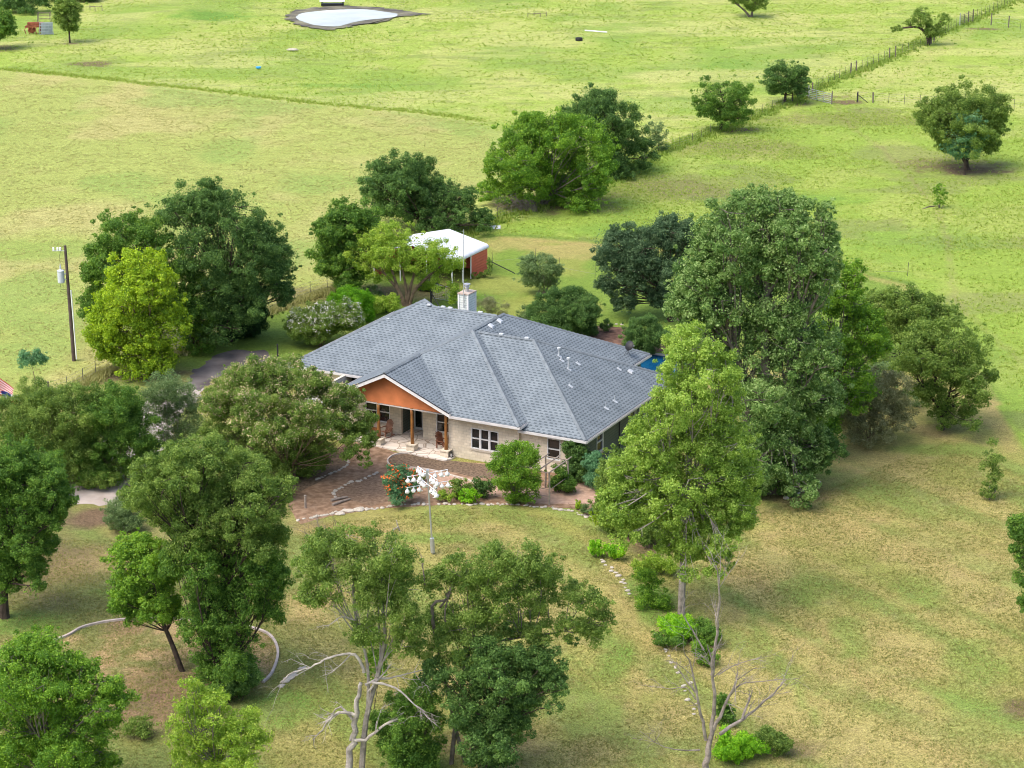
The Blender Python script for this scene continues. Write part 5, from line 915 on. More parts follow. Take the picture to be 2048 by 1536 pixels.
# ================================================================ POOL
P = [hw(-7.6, 20.9), hw(-2.6, 20.9), hw(-1.6, 22.2), hw(-1.8, 25.8), hw(-3.0, 26.6), hw(-8.2, 26.4), hw(-9.0, 25.0), hw(-8.8, 22.0)]
pw = [tuple(p)[:2] for p in spline([tuple(p) for p in P], 5, True)]; cen = sum((Vector(p) for p in pw), Vector((0, 0))) / len(pw)
root = empty('swimming_pool', (cen.x, cen.y, 0), 'blue swimming pool with pale stone coping behind the right end of the roof', 'pool')
mb = MB(); n = len(pw); outer = [(Vector(p) - cen) * 1.12 for p in pw]; inner = [Vector(p) - cen for p in pw]
vs = [(p.x, p.y, z) for ring, z in ((outer, 0.0), (outer, .10), (inner, .10), (inner, .0)) for p in ring]
mb.add(vs, [(k * n + i, k * n + (i + 1) % n, (k + 1) * n + (i + 1) % n, (k + 1) * n + i) for k in range(3) for i in range(n)]); mb.build('coping', mat('pool_coping', (.6, .52, .43), .8, .2, noise=(2, .25)), root)
mb = MB(); mb.add([(p.x, p.y, .05) for p in inner] + [(0, 0, .05)], [(i, (i + 1) % n, n) for i in range(n)])
mw = mat('pool_water', (.006, .08, .17), .05, .6, col2=(.004, .045, .12), noise=(.9, .5)); mb.build('water', mw, root)
r = empty('stone_slab', hw(-9.0, 20.2, 0), 'pale flat stone slab in the rear mulch bed behind the roof', 'slab', None, HROT); mb = MB(); mb.box(-1.1, 1.1, -.6, .6, 0, .16); mb.build('slab', mat('slab_stone', (.58, .50, .42), .85, .2, noise=(3, .25)), r, bevel=.03)
# ================================================================ SHED
SP = gp(978, 488, 2.3); SROT = HROT
shed = empty('metal_shed', (SP[0], SP[1], 0), 'red metal shed with a white ribbed roof behind the house', 'shed', rz=SROT)
M_redm = mat('red_sheet', (.66, .12, .075), .5, .4, noise=(2, .15)); M_wroof = mat('white_sheet', (.60, .62, .65), .35, .5, noise=(.8, .15))
D, Wd, EZ, RZ = 6.4, 7.6, 2.25, 3.15   # local: x from 0 to -Wd, y from 0 to -D
mb = MB(); prof = []
for t in np.linspace(0, 1, 5): a = t * math.pi / 2 * .85; prof.append((.0 - .28 * (1 - math.cos(a)), EZ - .25 + .28 * math.sin(a)))
prof += [(-Wd / 2, RZ), (-Wd + .25, EZ + .03), (-Wd, EZ - .25)]
ys = np.linspace(0, -D, 33); vs = []
for j, y in enumerate(ys):
    for x, z in prof: vs.append((x, y, z + (.035 if j % 4 == 0 else 0)))
k = len(prof); mb.add(vs, [(j * k + i, j * k + i + 1, (j + 1) * k + i + 1, (j + 1) * k + i) for j in range(32) for i in range(k - 1)])
rf = mb.build('roof', M_wroof, shed); s = rf.modifiers.new('t', 'SOLIDIFY'); s.thickness = .02
def ribwall(x, y0, y1, z0, z1, ax):
    mb = MB(); n = int((z1 - z0) / .08); zz = np.linspace(z0, z1, n + 1)
    vs = []
    for i, z in enumerate(zz):
        o = .02 if i % 3 == 0 else 0
        for y in (y0, y1): vs.append((x + o, y, z) if ax == 'x' else (y, x - o, z))
    mb.add(vs, [(2 * i, 2 * i + 1, 2 * i + 3, 2 * i + 2) for i in range(n)]); o = mb.build('ribbed_wall', M_redm, shed); s = o.modifiers.new('t', 'SOLIDIFY'); s.thickness = .015; s.offset = 0
ribwall(-.12, -3.0, -.1, 0, 2.1, 'x'); ribwall(-.15, -Wd + .1, -.12, 0, 2.2, 'y'); ribwall(-Wd + .12, -D + .1, -.1, 0, 2.1, 'x')
for y in (-3.05, -4.5, -D + .08): mb = MB(); mb.box(-.16, -.08, y - .04, y + .04, 0, 2.15); mb.build('post', M_whitem, shed)
for x in (-2.5, -5.0, -Wd + .1): mb = MB(); mb.box(x - .04, x + .04, -D + .04, -D + .12, 0, 2.6); mb.build('post', M_whitem, shed)
mb = MB(); mb.box(-.1, -.02, -D, 0, 1.98, 2.12); mb.build('trim', M_whitem, shed)
tree('vine', 'dry vine creeping up the right corner of the red shed', 'plant', (962, 556), [(978, 528, 5, 12), (978, 543, 6, 8), (950, 556, 9, 5), (968, 553, 8, 5)], 'olive', .16, dens=.7, r0=.03, stems=3, fill=False)
# dark tarp covered thing and chain-link gate under the tree
r = empty('covered_cart', tuple(gp(858, 580)), 'black tarpaulin covered cart in the shade under the shed tree', 'cart'); mb = MB(); mb.lathe([(.75, 0), (.85, .3), (.7, .8), (.4, 1.1), (.05, 1.2)], (0, 0, .15), 9); mb.build('tarpaulin', M_black, r, True)
for x in (-.6, .6): mb = MB(); mb.tube([(x, -.5, .25), (x, -.38, .25)], .25, 12); mb.build('wheel', M_black, r)
r = empty('wire_gate', tuple(gp(892, 603)), 'grey wire mesh yard gate in front of the shed tree', 'gate'); a = gp(866, 598) - gp(892, 603); b = gp(917, 607) - gp(892, 603)
mb = MB(); P4 = [Vector((a[0], a[1], .1)), Vector((b[0], b[1], .1)), Vector((b[0], b[1], 1.25)), Vector((a[0], a[1], 1.25))]
for i in range(4): mb.tube([P4[i], P4[(i + 1) % 4]], .025, 5)
for i in range(14): t = i / 14; mb.tube([P4[0].lerp(P4[1], t), P4[3].lerp(P4[2], t)], .006, 3, False)
for i in range(8): t = i / 8; mb.tube([P4[0].lerp(P4[3], t), P4[1].lerp(P4[2], t)], .006, 3, False)
mb.build('mesh_panel', M_metal, r)
mb = MB(); mb.tube([(a[0] - .1, a[1], 0), (a[0] - .1, a[1], 1.7)], .06, 7); mb.build('post', BARK['dark'], r)
# ================================================================ FENCES
M_tpost = mat('steel_post', (.10, .10, .085), .7, .3, noise=(4, .4)); M_wire = mat('fence_wire', (.30, .29, .27), .5, .4, .5); M_cedar = mat('cedar_post', (.20, .17, .14), .9, .1, noise=(4, .4))
def fence(name, label, px, n, h=1.15, wood=(), wires=4, lean=.03, r=.028):
    P = [gp(*p) for p in px]; cum = [0]
    for a, b in zip(P[:-1], P[1:]): cum.append(cum[-1] + np.linalg.norm(b - a))
    root = empty(name, tuple(P[0]), label, 'fence'); rng = random.Random(n * 7 + len(px)); tops = []
    for i in range(n):
        d = cum[-1] * i / (n - 1); j = min(len(P) - 2, max(k for k in range(len(cum)) if cum[k] <= d + 1e-6)); t = (d - cum[j]) / (cum[j + 1] - cum[j]); p = P[j] + (P[j + 1] - P[j]) * t - P[0]
        w = i in wood; rr = .085 if w else r; hh = h * (1.12 if w else rng.uniform(.95, 1.08))
        q = Vector((p[0] + rng.uniform(-lean, lean) * 2, p[1], hh)); mb = MB(); mb.tube([Vector((p[0], p[1], -.3)), q], rr, 6 if w else 4); mb.build('post', M_cedar if w else M_tpost, root); tops.append((Vector((p[0], p[1], 0)), q))
    mb = MB()
    for k in range(wires):
        f = .3 + .65 * k / max(1, wires - 1)
        for (a, b), (c, d) in zip(tops[:-1], tops[1:]): mb.tube([a.lerp(b, f), c.lerp(d, f)], .009, 3, False)
    mb.build('wire', M_wire, root); return root
fence('wire_fence', 'wire fence of thin posts from the drive up past the left tree group', [(98, 800), (155, 775), (208, 742), (280, 735), (400, 688), (540, 620), (620, 592), (690, 572)], 19, 1.2, (0, 12))
fence('wire_fence', 'wire fence running along the fence line trees up to the metal gate', [(760, 548), (900, 480), (995, 440), (1180, 385), (1310, 312), (1380, 290), (1430, 265), (1500, 238), (1585, 207)], 34, 1.2, (0, 33))
fence('wire_fence', 'long wire fence of many posts running from the gate up to the top right corner', [(1625, 190), (1640, 176), (1700, 150), (1780, 118), (1860, 92), (1916, 52), (1990, 22), (2060, -12)], 52, 1.35, (0, 8, 9, 15, 16, 22, 23, 34), wires=4)
fence('wire_fence', 'wire fence running right from the gate across the paddock top', [(1715, 206), (1760, 208), (1900, 213), (2060, 222)], 12, 1.2, (0, 1))
fence('wire_fence', 'few widely spaced thin posts across the back lawn', [(985, 530), (1070, 522), (1139, 552), (1190, 556)], 4, 1.2, (), wires=1)
fence('wire_fence', 'lone thin posts at the mown edge behind the cottonwood', [(1480, 545), (1660, 548), (1815, 552)], 3, 1.2, (), wires=1)
fence('wire_fence', 'short fence with two posts and a brace beside the upper gate', [(1982, 50), (2006, 52), (2040, 62)], 3, 1.5, (0, 1), wires=3)
def brace(label, a, b):
    A = gp(*a); Bq = gp(*b); r = empty('fence_brace', tuple(A), label, 'post'); d = Bq - A
    mb = MB(); mb.tube([(0, 0, -.2), (0, 0, 1.35)], .07, 7); mb.build('post', M_edge, r)
    mb = MB(); mb.tube([(0, 0, 1.15), (d[0], d[1], .05)], .045, 6); mb.build('strut', M_edge, r)
brace('black corner post with a long diagonal strut right of the red shed', (979, 548), (1030, 548)); brace('black end post with diagonal struts behind the roof left of the chimney', (862, 612), (885, 625)); brace('dark end post with a sloping strut right of the metal gate', (1714, 208), (1738, 208))
def gate(label, a, b, h=1.3, n=6, m=None):
    A = gp(*a); Bq = gp(*b); r = empty('metal_gate', tuple(A), label, 'gate'); d = Vector((Bq[0] - A[0], Bq[1] - A[1], 0)); mb = MB()
    for i in range(n): z = .25 + (h - .25) * i / (n - 1); mb.tube([Vector((0, 0, z)), d + Vector((0, 0, z))], .035, 5)
    for t in (0, .33, .66, 1): mb.tube([d * t + Vector((0, 0, .2)), d * t + Vector((0, 0, h + .03))], .035, 5)
    mb.build('gate_panel', m or M_metal, r)
    for t in (-.03, 1.03): mb = MB(); mb.tube([d * t + Vector((0, 0, -.2)), d * t + Vector((0, 0, h + .35))], .07, 7); mb.build('post', M_metal if t < 0 else M_cedar, r)
gate('long grey tubular field gate between two posts in the middle paddock fence', (1618, 200), (1662, 211), 1.35); gate('short grey field gate at the left end of the long gate', (1598, 196), (1615, 199), 1.3)
gate('small distant field gate near the top right corner', (1920, 52), (1945, 44), 1.5, m=M_cedar)
# ================================================================ UTILITY POLE
B = gp(148, 722); top = at(130, 491, B[1] + .3); r = empty('utility_pole', tuple(B), 'leaning wooden utility pole with grey transformer in the mown field', 'utility pole'); T = Vector(top - B)
M_pole = mat('pole_wood', (.12, .09, .08), .9, .1, noise=(2, .4), bump=(15, .8, .02)); mb = MB(); mb.tube([(0, 0, -.3), T * .5, T], [.14, .12, .095], 10); mb.build('pole', M_pole, r)
mb = MB(); mb.tube([T * .02 + Vector((.22, -.1, 0)), T * .62 + Vector((.2, -.1, 0))], .05, 6); mb.build('conduit', M_whitem, r)
c = T * .74 + Vector((-.45, -.1, 0)); mb = MB(); mb.lathe([(.20, 0), (.25, .05), (.25, .85), (.27, .87), (.27, .93), (.1, 1.0), (.05, 1.02), (.07, 1.15), (.04, 1.3), (.015, 1.45)], c + Vector((0, 0, -.5)), 14); tr_ = mb.build('transformer', mat('transformer_paint', (.52, .56, .60), .45, .4, noise=(5, .15)), r)
mb = MB(); mb.bar(c + Vector((0, 0, .1)), T * .75 + Vector((0, -.05, .1)), .05, .08); mb.bar(c + Vector((0, 0, -.25)), T * .71 + Vector((0, -.05, 0)), .05, .08); mb.build('bracket', M_metal, tr_)
mb = MB(); mb.tube([c + Vector((-.1, 0, -.4)), c + Vector((-.05, 0, -1.0)), T * .62 + Vector((-.12, 0, 0))], .014, 4); mb.tube([c + Vector((0, 0, .9)), c + Vector((0, 0, 1.6)), T * .96 + Vector((-.3, 0, 0))], .012, 4); mb.build('wire', M_edge, r)
for i, x in enumerate((-.35, -.55, -.85)): mb = MB(); mb.lathe([(.05, -.12), (.085, -.08), (.05, -.04), (.085, 0), (.05, .04), (.085, .08), (.04, .14)], T * .965 + Vector((x, -.05, .05)), 10); mb.build('insulator', M_whitem, r)
mb = MB(); mb.bar(T * .965 + Vector((0, -.05, -.08)), T * .965 + Vector((-.95, -.05, -.08)), .05, .05); mb.build('crossarm', M_metal, r)
r = empty('steel_post', tuple(gp(556, 722)), 'plain dark steel post standing at the end of the parking pad', 'post'); mb = MB(); mb.tube([(0, 0, -.2), (0, 0, 1.25)], .06, 8); mb.lathe([(.07, 0), (.07, .04), (.02, .07)], (0, 0, 1.25), 8); mb.build('post', M_edge, r)
# ================================================================ GOURD POLE
MP = gp(866, 1108); top = at(855, 948, MP[1]); r = empty('gourd_pole', tuple(MP), 'tall grey metal pole with spread white arms standing on the front lawn', 'birdhouse pole'); T = Vector(top - MP)
mb = MB(); mb.tube([(0, 0, -.2), T], .05, 8); mb.build('pole', M_metal, r); mb = MB(); mb.tube([T * .02, T * .2], .13, 12); mb.build('predator_guard', M_metal, r)
mb = MB(); mb.box(-.09, .09, -.09, .09, 0, .5); o = mb.build('hub', M_metal, r); o.location = T + Vector((0, 0, -.25))
gspots = []
for lev, dz in enumerate((.05, -.62)):
    for k in range(4 if lev == 0 else 4):
        a = rad(28 + 90 * k - lev * 3); L = 1.28; c = T + Vector((0, 0, dz)); e = c + Vector((math.cos(a) * L, math.sin(a) * L, .0)); mb = MB(); mb.tube([c, e], .022, 6); mb.build('arm', M_whitem, r)
        for f in (.38, .68, .97): gspots.append(c.lerp(e, f))
M_gourd = mat('gourd_white', (.78, .77, .74), .45, .35, noise=(5, .18))
def gourd():
    r = empty('gourd_birdhouse', (0, 0, 0), 'white gourd birdhouse hanging from the arms of the lawn pole', 'birdhouse', 'white gourds hanging from the pole')
    r.scale = (.86,) * 3
    mb = MB(); mb.lathe([(.012, 0), (.03, -.05), (.05, -.12), (.11, -.18), (.15, -.27), (.145, -.35), (.10, -.42), (.01, -.45)], (0, 0, 0), 16); mb.build('body', M_gourd, r, True)
    mb = MB(); mb.tube([(.13, 0, -.28), (.18, 0, -.285)], .045, 10); mb.build('entrance_tube', M_whitem, r); mb = MB(); mb.tube([(.178, 0, -.285), (.184, 0, -.285)], .033, 10); mb.build('entrance_hole', M_black, r)
    mb = MB(); mb.tube([(-.12, 0, -.34), (-.2, 0, -.38), (-.27, 0, -.36)], [.045, .03, .02], 6); mb.build('porch_tail', M_gourd, r)
    return r
g0 = gourd(); kids = list(g0.children); rng = random.Random(8)
for i, p in enumerate(gspots):
    if i == 0: g_ = g0
    else:
        g_ = g0.copy(); COL.objects.link(g_)
        for ch_ in kids: c2 = ch_.copy(); COL.objects.link(c2); c2.parent = g_
    g_.location = Vector(MP) + p + Vector((0, 0, -.02)); g_.rotation_euler = (rng.uniform(-.12, .12), rng.uniform(-.12, .12), rng.choice([rad(-100), rad(-60), rad(-150), rad(30), rad(170)]) + rng.uniform(-.3, .3))
# ================================================================ TRELLIS
r = empty('wooden_trellis', tuple(gp(1098, 1010)), 'weathered open pole trellis in front of the right front window', 'trellis'); O_ = gp(1098, 1010)
M_cedar2 = mat('weathered_cedar', (.36, .30, .25), .9, .1, noise=(5, .35), bump=(10, .6, .02))
def q(x, y, z): p = gp(x, y, z); return Vector(p - O_)
F1, F2 = Vector((0, 0, 0)), Vector(gp(1053, 1002) - O_); d2v = Vector((0.45399764, 0.89100288, 0)); R1, R2 = F1 + d2v * 2.6 , F2 + d2v * 2.6
for i, (P_, h) in enumerate(((F1, 2.05), (F2, 2.05), (R1, 2.0), (R2, 2.0))): mb = MB(); mb.tube([P_ + Vector((0, 0, -.2)), P_ + Vector((.03, 0, h * .5)), P_ + Vector((0, 0, h))], [.065, .055, .05], 7); mb.build('post', M_cedar2, r)
up = Vector((0, 0, 2.1)); mb = MB()
for a, b in ((F1 - d2v * .15, R1 + d2v * .5), (F2 - d2v * .15, R2 + d2v * .5), ((F1 + F2) / 2, (R1 + R2) / 2 + d2v * .4)): mb.tube([a + up, b + up], .045, 6)
for a, b in ((F1, F2), (R1, R2)): mb.tube([a + up * .985, b + up * .985], .04, 6)
mb.build('top_rail', M_cedar2, r); mb = MB()
for z in (.55, 1.0, 1.5): mb.tube([F1 + Vector((0, 0, z)), F2 + Vector((0, 0, z))], .02, 5)
mb.tube([F1 + Vector((0, 0, .95)), R1 + Vector((0, 0, .95))], .02, 5); mb.build('cross_rail', M_cedar2, r)
tree('vine', 'dark leafy vine spilling from the right side of the pole trellis', 'plant', (1120, 985), [(1118, 940, 14, 12), (1125, 958, 16, 14), (1112, 968, 12, 12), (1138, 968, 12, 12), (1145, 985, 9, 7)], 'mid', .15, dens=.8, r0=.03, stems=3)
# garden marker post and small logs
r = empty('wooden_stump_post', tuple(gp(611, 1016)), 'short pale wooden post at the left end of the mulch path', 'post'); mb = MB(); mb.tube([(0, 0, -.1), (0, 0, .75)], .07, 8); mb.build('post', M_cedar2, r); mb = MB(); mb.lathe([(.09, 0), (.1, .05), (.03, .1)], (0, 0, .75), 8); mb.build('cap', M_cedar2, r)
for lab, a, b in (('grey weathered log lying in the middle mulch bed', (665, 1012), (700, 1000)), ('second grey log lying just behind the weathered log', (662, 1003), (695, 996))):
    A = gp(*a); Bq = gp(*b); r = empty('log', tuple(A), lab, 'log', 'logs in the mulch'); mb = MB(); d = Vector(Bq - A); mb.tube([(0, 0, .08), d * .5 + Vector((0, 0, .1)), d + Vector((0, 0, .07))], [.09, .08, .06], 8); mb.build('trunk_piece', M_cedar2, r)
# ================================================================ STONE EDGING
M_rock = mat('edging_rock', (.54, .49, .41), .9, .15, col2=(.38, .34, .29), noise=(5, .3), bump=(12, .6, .03))
def rockmesh(seed):
    rng = random.Random(seed); bm = bmesh.new(); bmesh.ops.create_icosphere(bm, subdivisions=2, radius=1)
    for v in bm.verts: v.co *= rng.uniform(.84, 1.08); v.co.z = max(v.co.z, -.35) * .62
    me = bpy.data.meshes.new('edging_rock'); bm.to_mesh(me); bm.free(); me.materials.append(M_rock); return me
RM = [rockmesh(i) for i in range(7)]
def rocks(px, n, s0, s1, label, group, jit=.13, seed=0):
    rng = random.Random(seed); P = [gp(*p) for p in px]; P = [Vector(p) for p in spline([tuple(p) for p in P], 6)]; cum = [0]
    for a, b in zip(P[:-1], P[1:]): cum.append(cum[-1] + (b - a).length)
    for i in range(n):
        d = cum[-1] * (i + rng.uniform(-.3, .3)) / n; d = min(max(d, 0), cum[-1] - .01); j = max(k for k in range(len(cum)) if cum[k] <= d); j = min(j, len(P) - 2); p = P[j].lerp(P[j + 1], (d - cum[j]) / (cum[j + 1] - cum[j]))
        o = bpy.data.objects.new('edging_rock', RM[rng.randrange(7)]); COL.objects.link(o); s = rng.uniform(s0, s1); o.location = (p.x + rng.uniform(-jit, jit), p.y + rng.uniform(-jit, jit), s * .18); o.scale = (s * rng.uniform(.9, 1.5), s * rng.uniform(.7, 1.1), s * rng.uniform(.6, .9)); o.rotation_euler = (0, 0, rng.uniform(0, 6.28))
        tag(o, label, 'rock', group)
rocks([(600, 1040), (640, 1033), (690, 1022), (740, 1020), (790, 1012), (860, 1008), (930, 1010), (1000, 1009), (1070, 1013), (1130, 1020), (1180, 1035), (1235, 1062)], 96, .07, .155, 'pale limestone rock in the curved row between the garden bed and the front lawn', 'rocks edging the garden bed', seed=1)
rocks([(668, 1030), (700, 1024), (740, 1018)], 11, .14, .26, 'larger whitish rock in the wide left part of the front lawn edging', 'large rocks at the left of the lawn edging', .2, seed=2)
rocks([(1200, 1120), (1225, 1140), (1250, 1170), (1262, 1195)], 13, .08, .15, 'small pale rock along the lawn edge below the vivid green clump', 'rocks below the green clump', seed=3)
rocks([(1310, 1265), (1345, 1320), (1375, 1370), (1385, 1410), (1400, 1440)], 16, .08, .14, 'small white rock in the line beside the forked dead tree', 'rocks beside the dead tree', .25, seed=4)
rocks([(632, 960), (655, 950), (680, 940), (697, 927), (690, 920)], 14, .09, .15, 'small rock edging the dark bed under the largest crepe myrtle', 'rocks edging the dark bed', .03, seed=5)
rocks([(672, 998), (668, 985), (685, 975), (700, 965), (720, 962), (750, 948), (760, 944)], 16, .1, .16, 'small tan rock edging the middle mulch bed', 'rocks edging the middle bed', .03, seed=6)
rocks([(565, 1375), (580, 1358), (600, 1340), (615, 1332)], 9, .12, .26, 'whitish rock in the short row right of the curved white kerb', 'rocks right of the curved kerb', .1, seed=7)
rocks([(1130, 690), (1170, 668), (1220, 650), (1260, 652)], 14, .1, .16, 'pale rock edging the rear mulch bed', 'rocks of the rear bed', .05, seed=8)
rocks([(1640, 965), (1610, 980), (1560, 1000)], 8, .12, .22, 'pale rock at the lawn edge under the tall cottonwood', 'rocks under the cottonwood', .1, seed=9)
def kerb(label, px, w=.11, h=.14, m=None):
    P = spline([tuple(gp(*p)) for p in px], 5); o0 = P[0].copy(); mb = MB()
    for a, b in zip(P[:-1], P[1:]): mb.bar(a - o0 + Vector((0, 0, h / 2)), b - o0 + (b - a).normalized() * .01 + Vector((0, 0, h / 2)), w, h)
    o = mb.build('garden_kerb', m or mat('kerb_stone', (.62, .55, .48), .85, .2, noise=(4, .3)), None); o.location = o0; tag(o, label, 'kerb')
kerb('thin pale kerb around the front of the bed below the porch', [(828, 908), (800, 908), (782, 914), (775, 924), (783, 933), (800, 937), (830, 937), (870, 943), (920, 957), (960, 968), (1000, 968)], .09, .1)
kerb('long pale kerb curving round the turf circle at the lower left', [(72, 1308), (90, 1290), (135, 1272), (170, 1254), (240, 1241), (340, 1239), (430, 1244), (500, 1256), (540, 1272), (556, 1305), (545, 1345), (526, 1366)], .13, .11, mat('kerb_pink', (.52, .44, .39), .85, .2, noise=(3, .3)))
# ================================================================ FLAGS
Bf = gp(-40, 850); r = empty('flag_pole', tuple(Bf), 'flag pole just outside the left edge carrying the two flags', 'flag pole'); mb = MB(); mb.tube([(0, 0, -.2), (0, 0, 4.6)], .04, 8); mb.build('pole', M_metal, r)
def flag(label, px, kind):
    c = [at(x, y, Bf[1]) for x, y in px]; nx_, ny_ = 26, 13; c = [Vector(p) for p in c]; root = empty('flag', tuple(c[0]), label, 'flag')
    def pt(s, t): # s along fly, t down
        p = c[0].lerp(c[1], s).lerp(c[3].lerp(c[2], s), t); return p + Vector((0, .08 * math.sin(s * 9 + t * 2), .03 * math.sin(s * 7))) - c[0]
    def patch(name, s0, s1, t0, t1, m, off=0):
        mb = MB(); k = 8; vs = [pt(s0 + (s1 - s0) * i / k, t) + Vector((0, -off, 0)) for i in range(k + 1) for t in (t0, t1)]
        mb.add(vs, [(2 * i, 2 * i + 1, 2 * i + 3, 2 * i + 2) for i in range(k)]); mb.build(name, m, root)
    R_, W_, B_ = mat('flag_red', (.55, .03, .05), .8, .1), mat('flag_white', (.75, .74, .74), .8, .1), mat('flag_blue', (.02, .035, .17), .8, .1)
    if kind == 'us':
        for i in range(13): patch('stripe', 0, 1, i / 13, (i + 1) / 13, R_ if i % 2 == 0 else W_)
        patch('canton', 0, .4, 0, 7 / 13, B_, .02)
        mb = MB()
        for a in range(5):
            for b in range(6):
                p = pt(.035 + b * .066, .05 + a * .11) + Vector((0, -.03, 0)); mb.add([p + Vector((.022 * (1 if k % 2 == 0 else .4) * math.sin(k * math.pi / 5), 0, .022 * (1 if k % 2 == 0 else .4) * math.cos(k * math.pi / 5))) for k in range(10)], [tuple(range(10))])
        mb.build('stars', W_, root)
    else:
        patch('blue_band', 0, .5, 0, 1, B_); patch('white_band', .5, 1, 0, .5, W_); patch('red_band', .5, 1, .5, 1, R_)
        p = pt(.25, .5) + Vector((0, -.03, 0)); mb = MB(); mb.add([p + Vector((.2 * (1 if k % 2 == 0 else .4) * math.sin(k * math.pi / 5), 0, .2 * (1 if k % 2 == 0 else .4) * math.cos(k * math.pi / 5))) for k in range(10)], [tuple(range(10))]); mb.build('star', W_, root)
flag('red and white striped flag with a starred blue canton at the left edge', [(-40, 720), (0, 758), (30, 790), (-20, 800)][:1] + [(27, 778), (24, 800), (-38, 775)], 'us')
flag('blue, white and red flag with one white star below the striped flag', [(2, 782), (42, 792), (38, 812), (6, 806)], 'tx')
# ================================================================ PASTURE THINGS
c = gp(78, 68); r = empty('farm_implement', tuple(c), 'rusty old farm implement standing in the far left pasture', 'implement'); M_rust = mat('rust', (.36, .13, .06), .85, .2, col2=(.16, .05, .03), noise=(1.5, .5)); rng = random.Random(5)
mb = MB(); mb.bar((-1.9, 0, 1.0), (1.0, 0, 1.1), .25, .25); mb.bar((-1.9, .9, 1.0), (1.0, .9, 1.1), .25, .25)
for x in (-1.8, -1, -.2, .8): mb.bar((x, -.1, 1.02), (x, 1.0, 1.02), .15, .15)
mb.build('frame', M_rust, r)
for i in range(6): x = -1.8 + i * .5; mb = MB(); mb.tube([(x, -.1, 1.0), (x - .1, -.4, .6), (x + .05, -.3, .05)], .06, 5); mb.build('tine', M_rust, r)
for x in (-1.2, .4): mb = MB(); mb.lathe([(.5, -.1), (.55, 0), (.5, .1)], (0, 0, 0), 14); o = mb.build('wheel', M_rust, r); o.location = (x, 1.1, .5); o.rotation_euler = (math.pi / 2, 0, 0)
mb = MB(); mb.box(-1.6, .6, .2, .7, 1.2, 1.6); mb.build('hopper', M_rust, r, bevel=.05)
c = gp(93, 70); r = empty('stock_panel', tuple(c), 'grey metal crate panel leaning beside the rusty implement', 'panel'); mb = MB()
for z in (.1, .5, .9, 1.3, 1.7): mb.tube([(-.9, 0, z), (.9, .3, z)], .04, 5)
for x in (-.9, -.3, .3, .9): mb.tube([(x, x * .17 + .15, 0), (x, x * .17 + .15, 1.7)], .04, 5)
mb.box(-.8, .8, .35, .42, .1, 1.6); mb.build('panel', mat('panel_grey', (.36, .42, .46), .5, .4, .3, noise=(2, .2)), r)
c = gp(88, 45); r = empty('cattle_chute', tuple(c), 'small dark frame standing behind the rusty implement', 'frame'); mb = MB()
for x in (-.9, .9):
    for y in (0, .8): mb.tube([(x, y, 0), (x, y, 1.4)], .05, 5)
for z in (.5, .95, 1.35): mb.tube([(-.9, 0, z), (.9, 0, z)], .04, 5); mb.tube([(-.9, .8, z), (.9, .8, z)], .04, 5)
mb.build('frame', M_cedar, r)
# floating white-roofed dock
c = gp(665, 11); r = empty('floating_platform', tuple(c), 'white topped floating platform at the far edge of the pond', 'platform'); mb = MB(); mb.add([(-1.9, -.6, .7), (1.9, -.6, .7), (1.9, 1.2, 1.25), (-1.9, 1.2, 1.25)], [(0, 1, 2, 3)]); o = mb.build('top_panel', M_whitem, r); s = o.modifiers.new('t', 'SOLIDIFY'); s.thickness = .06
mb = MB(); mb.box(-1.7, 1.7, -.4, 1.0, .0, .3); mb.build('float', M_black, r); mb = MB()
for x in (-1.6, 1.6):
    for y, h in ((-.4, .68), (1.0, 1.1)): mb.tube([(x, y, .2), (x, y, h)], .05, 5)
mb.build('legs', M_black, r)
def small(name, label, cat, px, prof, m, sc=(1, 1, 1), n=8):
    r = empty(name, tuple(gp(*px)), label, cat); mb = MB(); mb.lathe(prof, (0, 0, 0), n); o = mb.build('body', m, r, True); o.scale = sc
small('water_trough', 'small black rubber trough lying in the far pasture', 'trough', (1158, 82), [(.45, 0), (.5, .1), (.5, .38), (.46, .4), (.4, .36), (.38, .1), (.01, .08)], M_black, (1, .8, 1.2), 14)
small('boulder', 'flat white stone lying in the grass in front of the pond', 'rock', (585, 101), [(.5, 0), (.6, .12), (.4, .25), (.05, .3)], M_rock, (1.4, .6, 1))
small('feed_tub', 'tiny bright blue tub in the far pasture', 'tub', (517, 137), [(.22, 0), (.28, .28), (.25, .3), (.2, .1), (.01, .08)], mat('blue_plastic', (.03, .35, .75), .4, .4), (1.3, 1, .8), 12)
A = gp(1170, 62); Bq = gp(1214, 66); r = empty('pipe', tuple(A), 'long white pipe lying across the far pasture', 'pipe'); mb = MB(); d = Vector(Bq - A); mb.tube([(0, 0, .08), d + Vector((0, 0, .12))], .09, 8); mb.build('pipe', M_whitem, r)
A = gp(1845, 420); Bq = gp(1880, 414); r = empty('fallen_branch', tuple(A), 'pale crooked stick lying by the thin paddock sapling', 'branch'); mb = MB(); d = Vector(Bq - A); mb.tube([(0, 0, .08), d * .4 + Vector((0, .3, .15)), d + Vector((0, 0, .1))], [.05, .07, .04], 5); mb.build('branch', BARK['grey'], r)
for x, y, lab in ((1075, 36, 'old grey pole frame standing in the pasture right of the pond'), (185, 22, 'small dark frame in the pasture right of the top left trees')):
    r = empty('pole_frame', tuple(gp(x, y)), lab, 'frame'); mb = MB()
    for i in range(4): mb.tube([(i * .9 - 1.4, (i % 2) * .8, -.1), (i * .9 - 1.4, (i % 2) * .8, .75)], .05, 5)
    mb.tube([(-1.4, 0, .6), (.4, 0, .62)], .04, 5); mb.tube([(-.5, .8, .6), (1.3, .8, .6)], .04, 5); mb.build('poles', BARK['grey'], r)
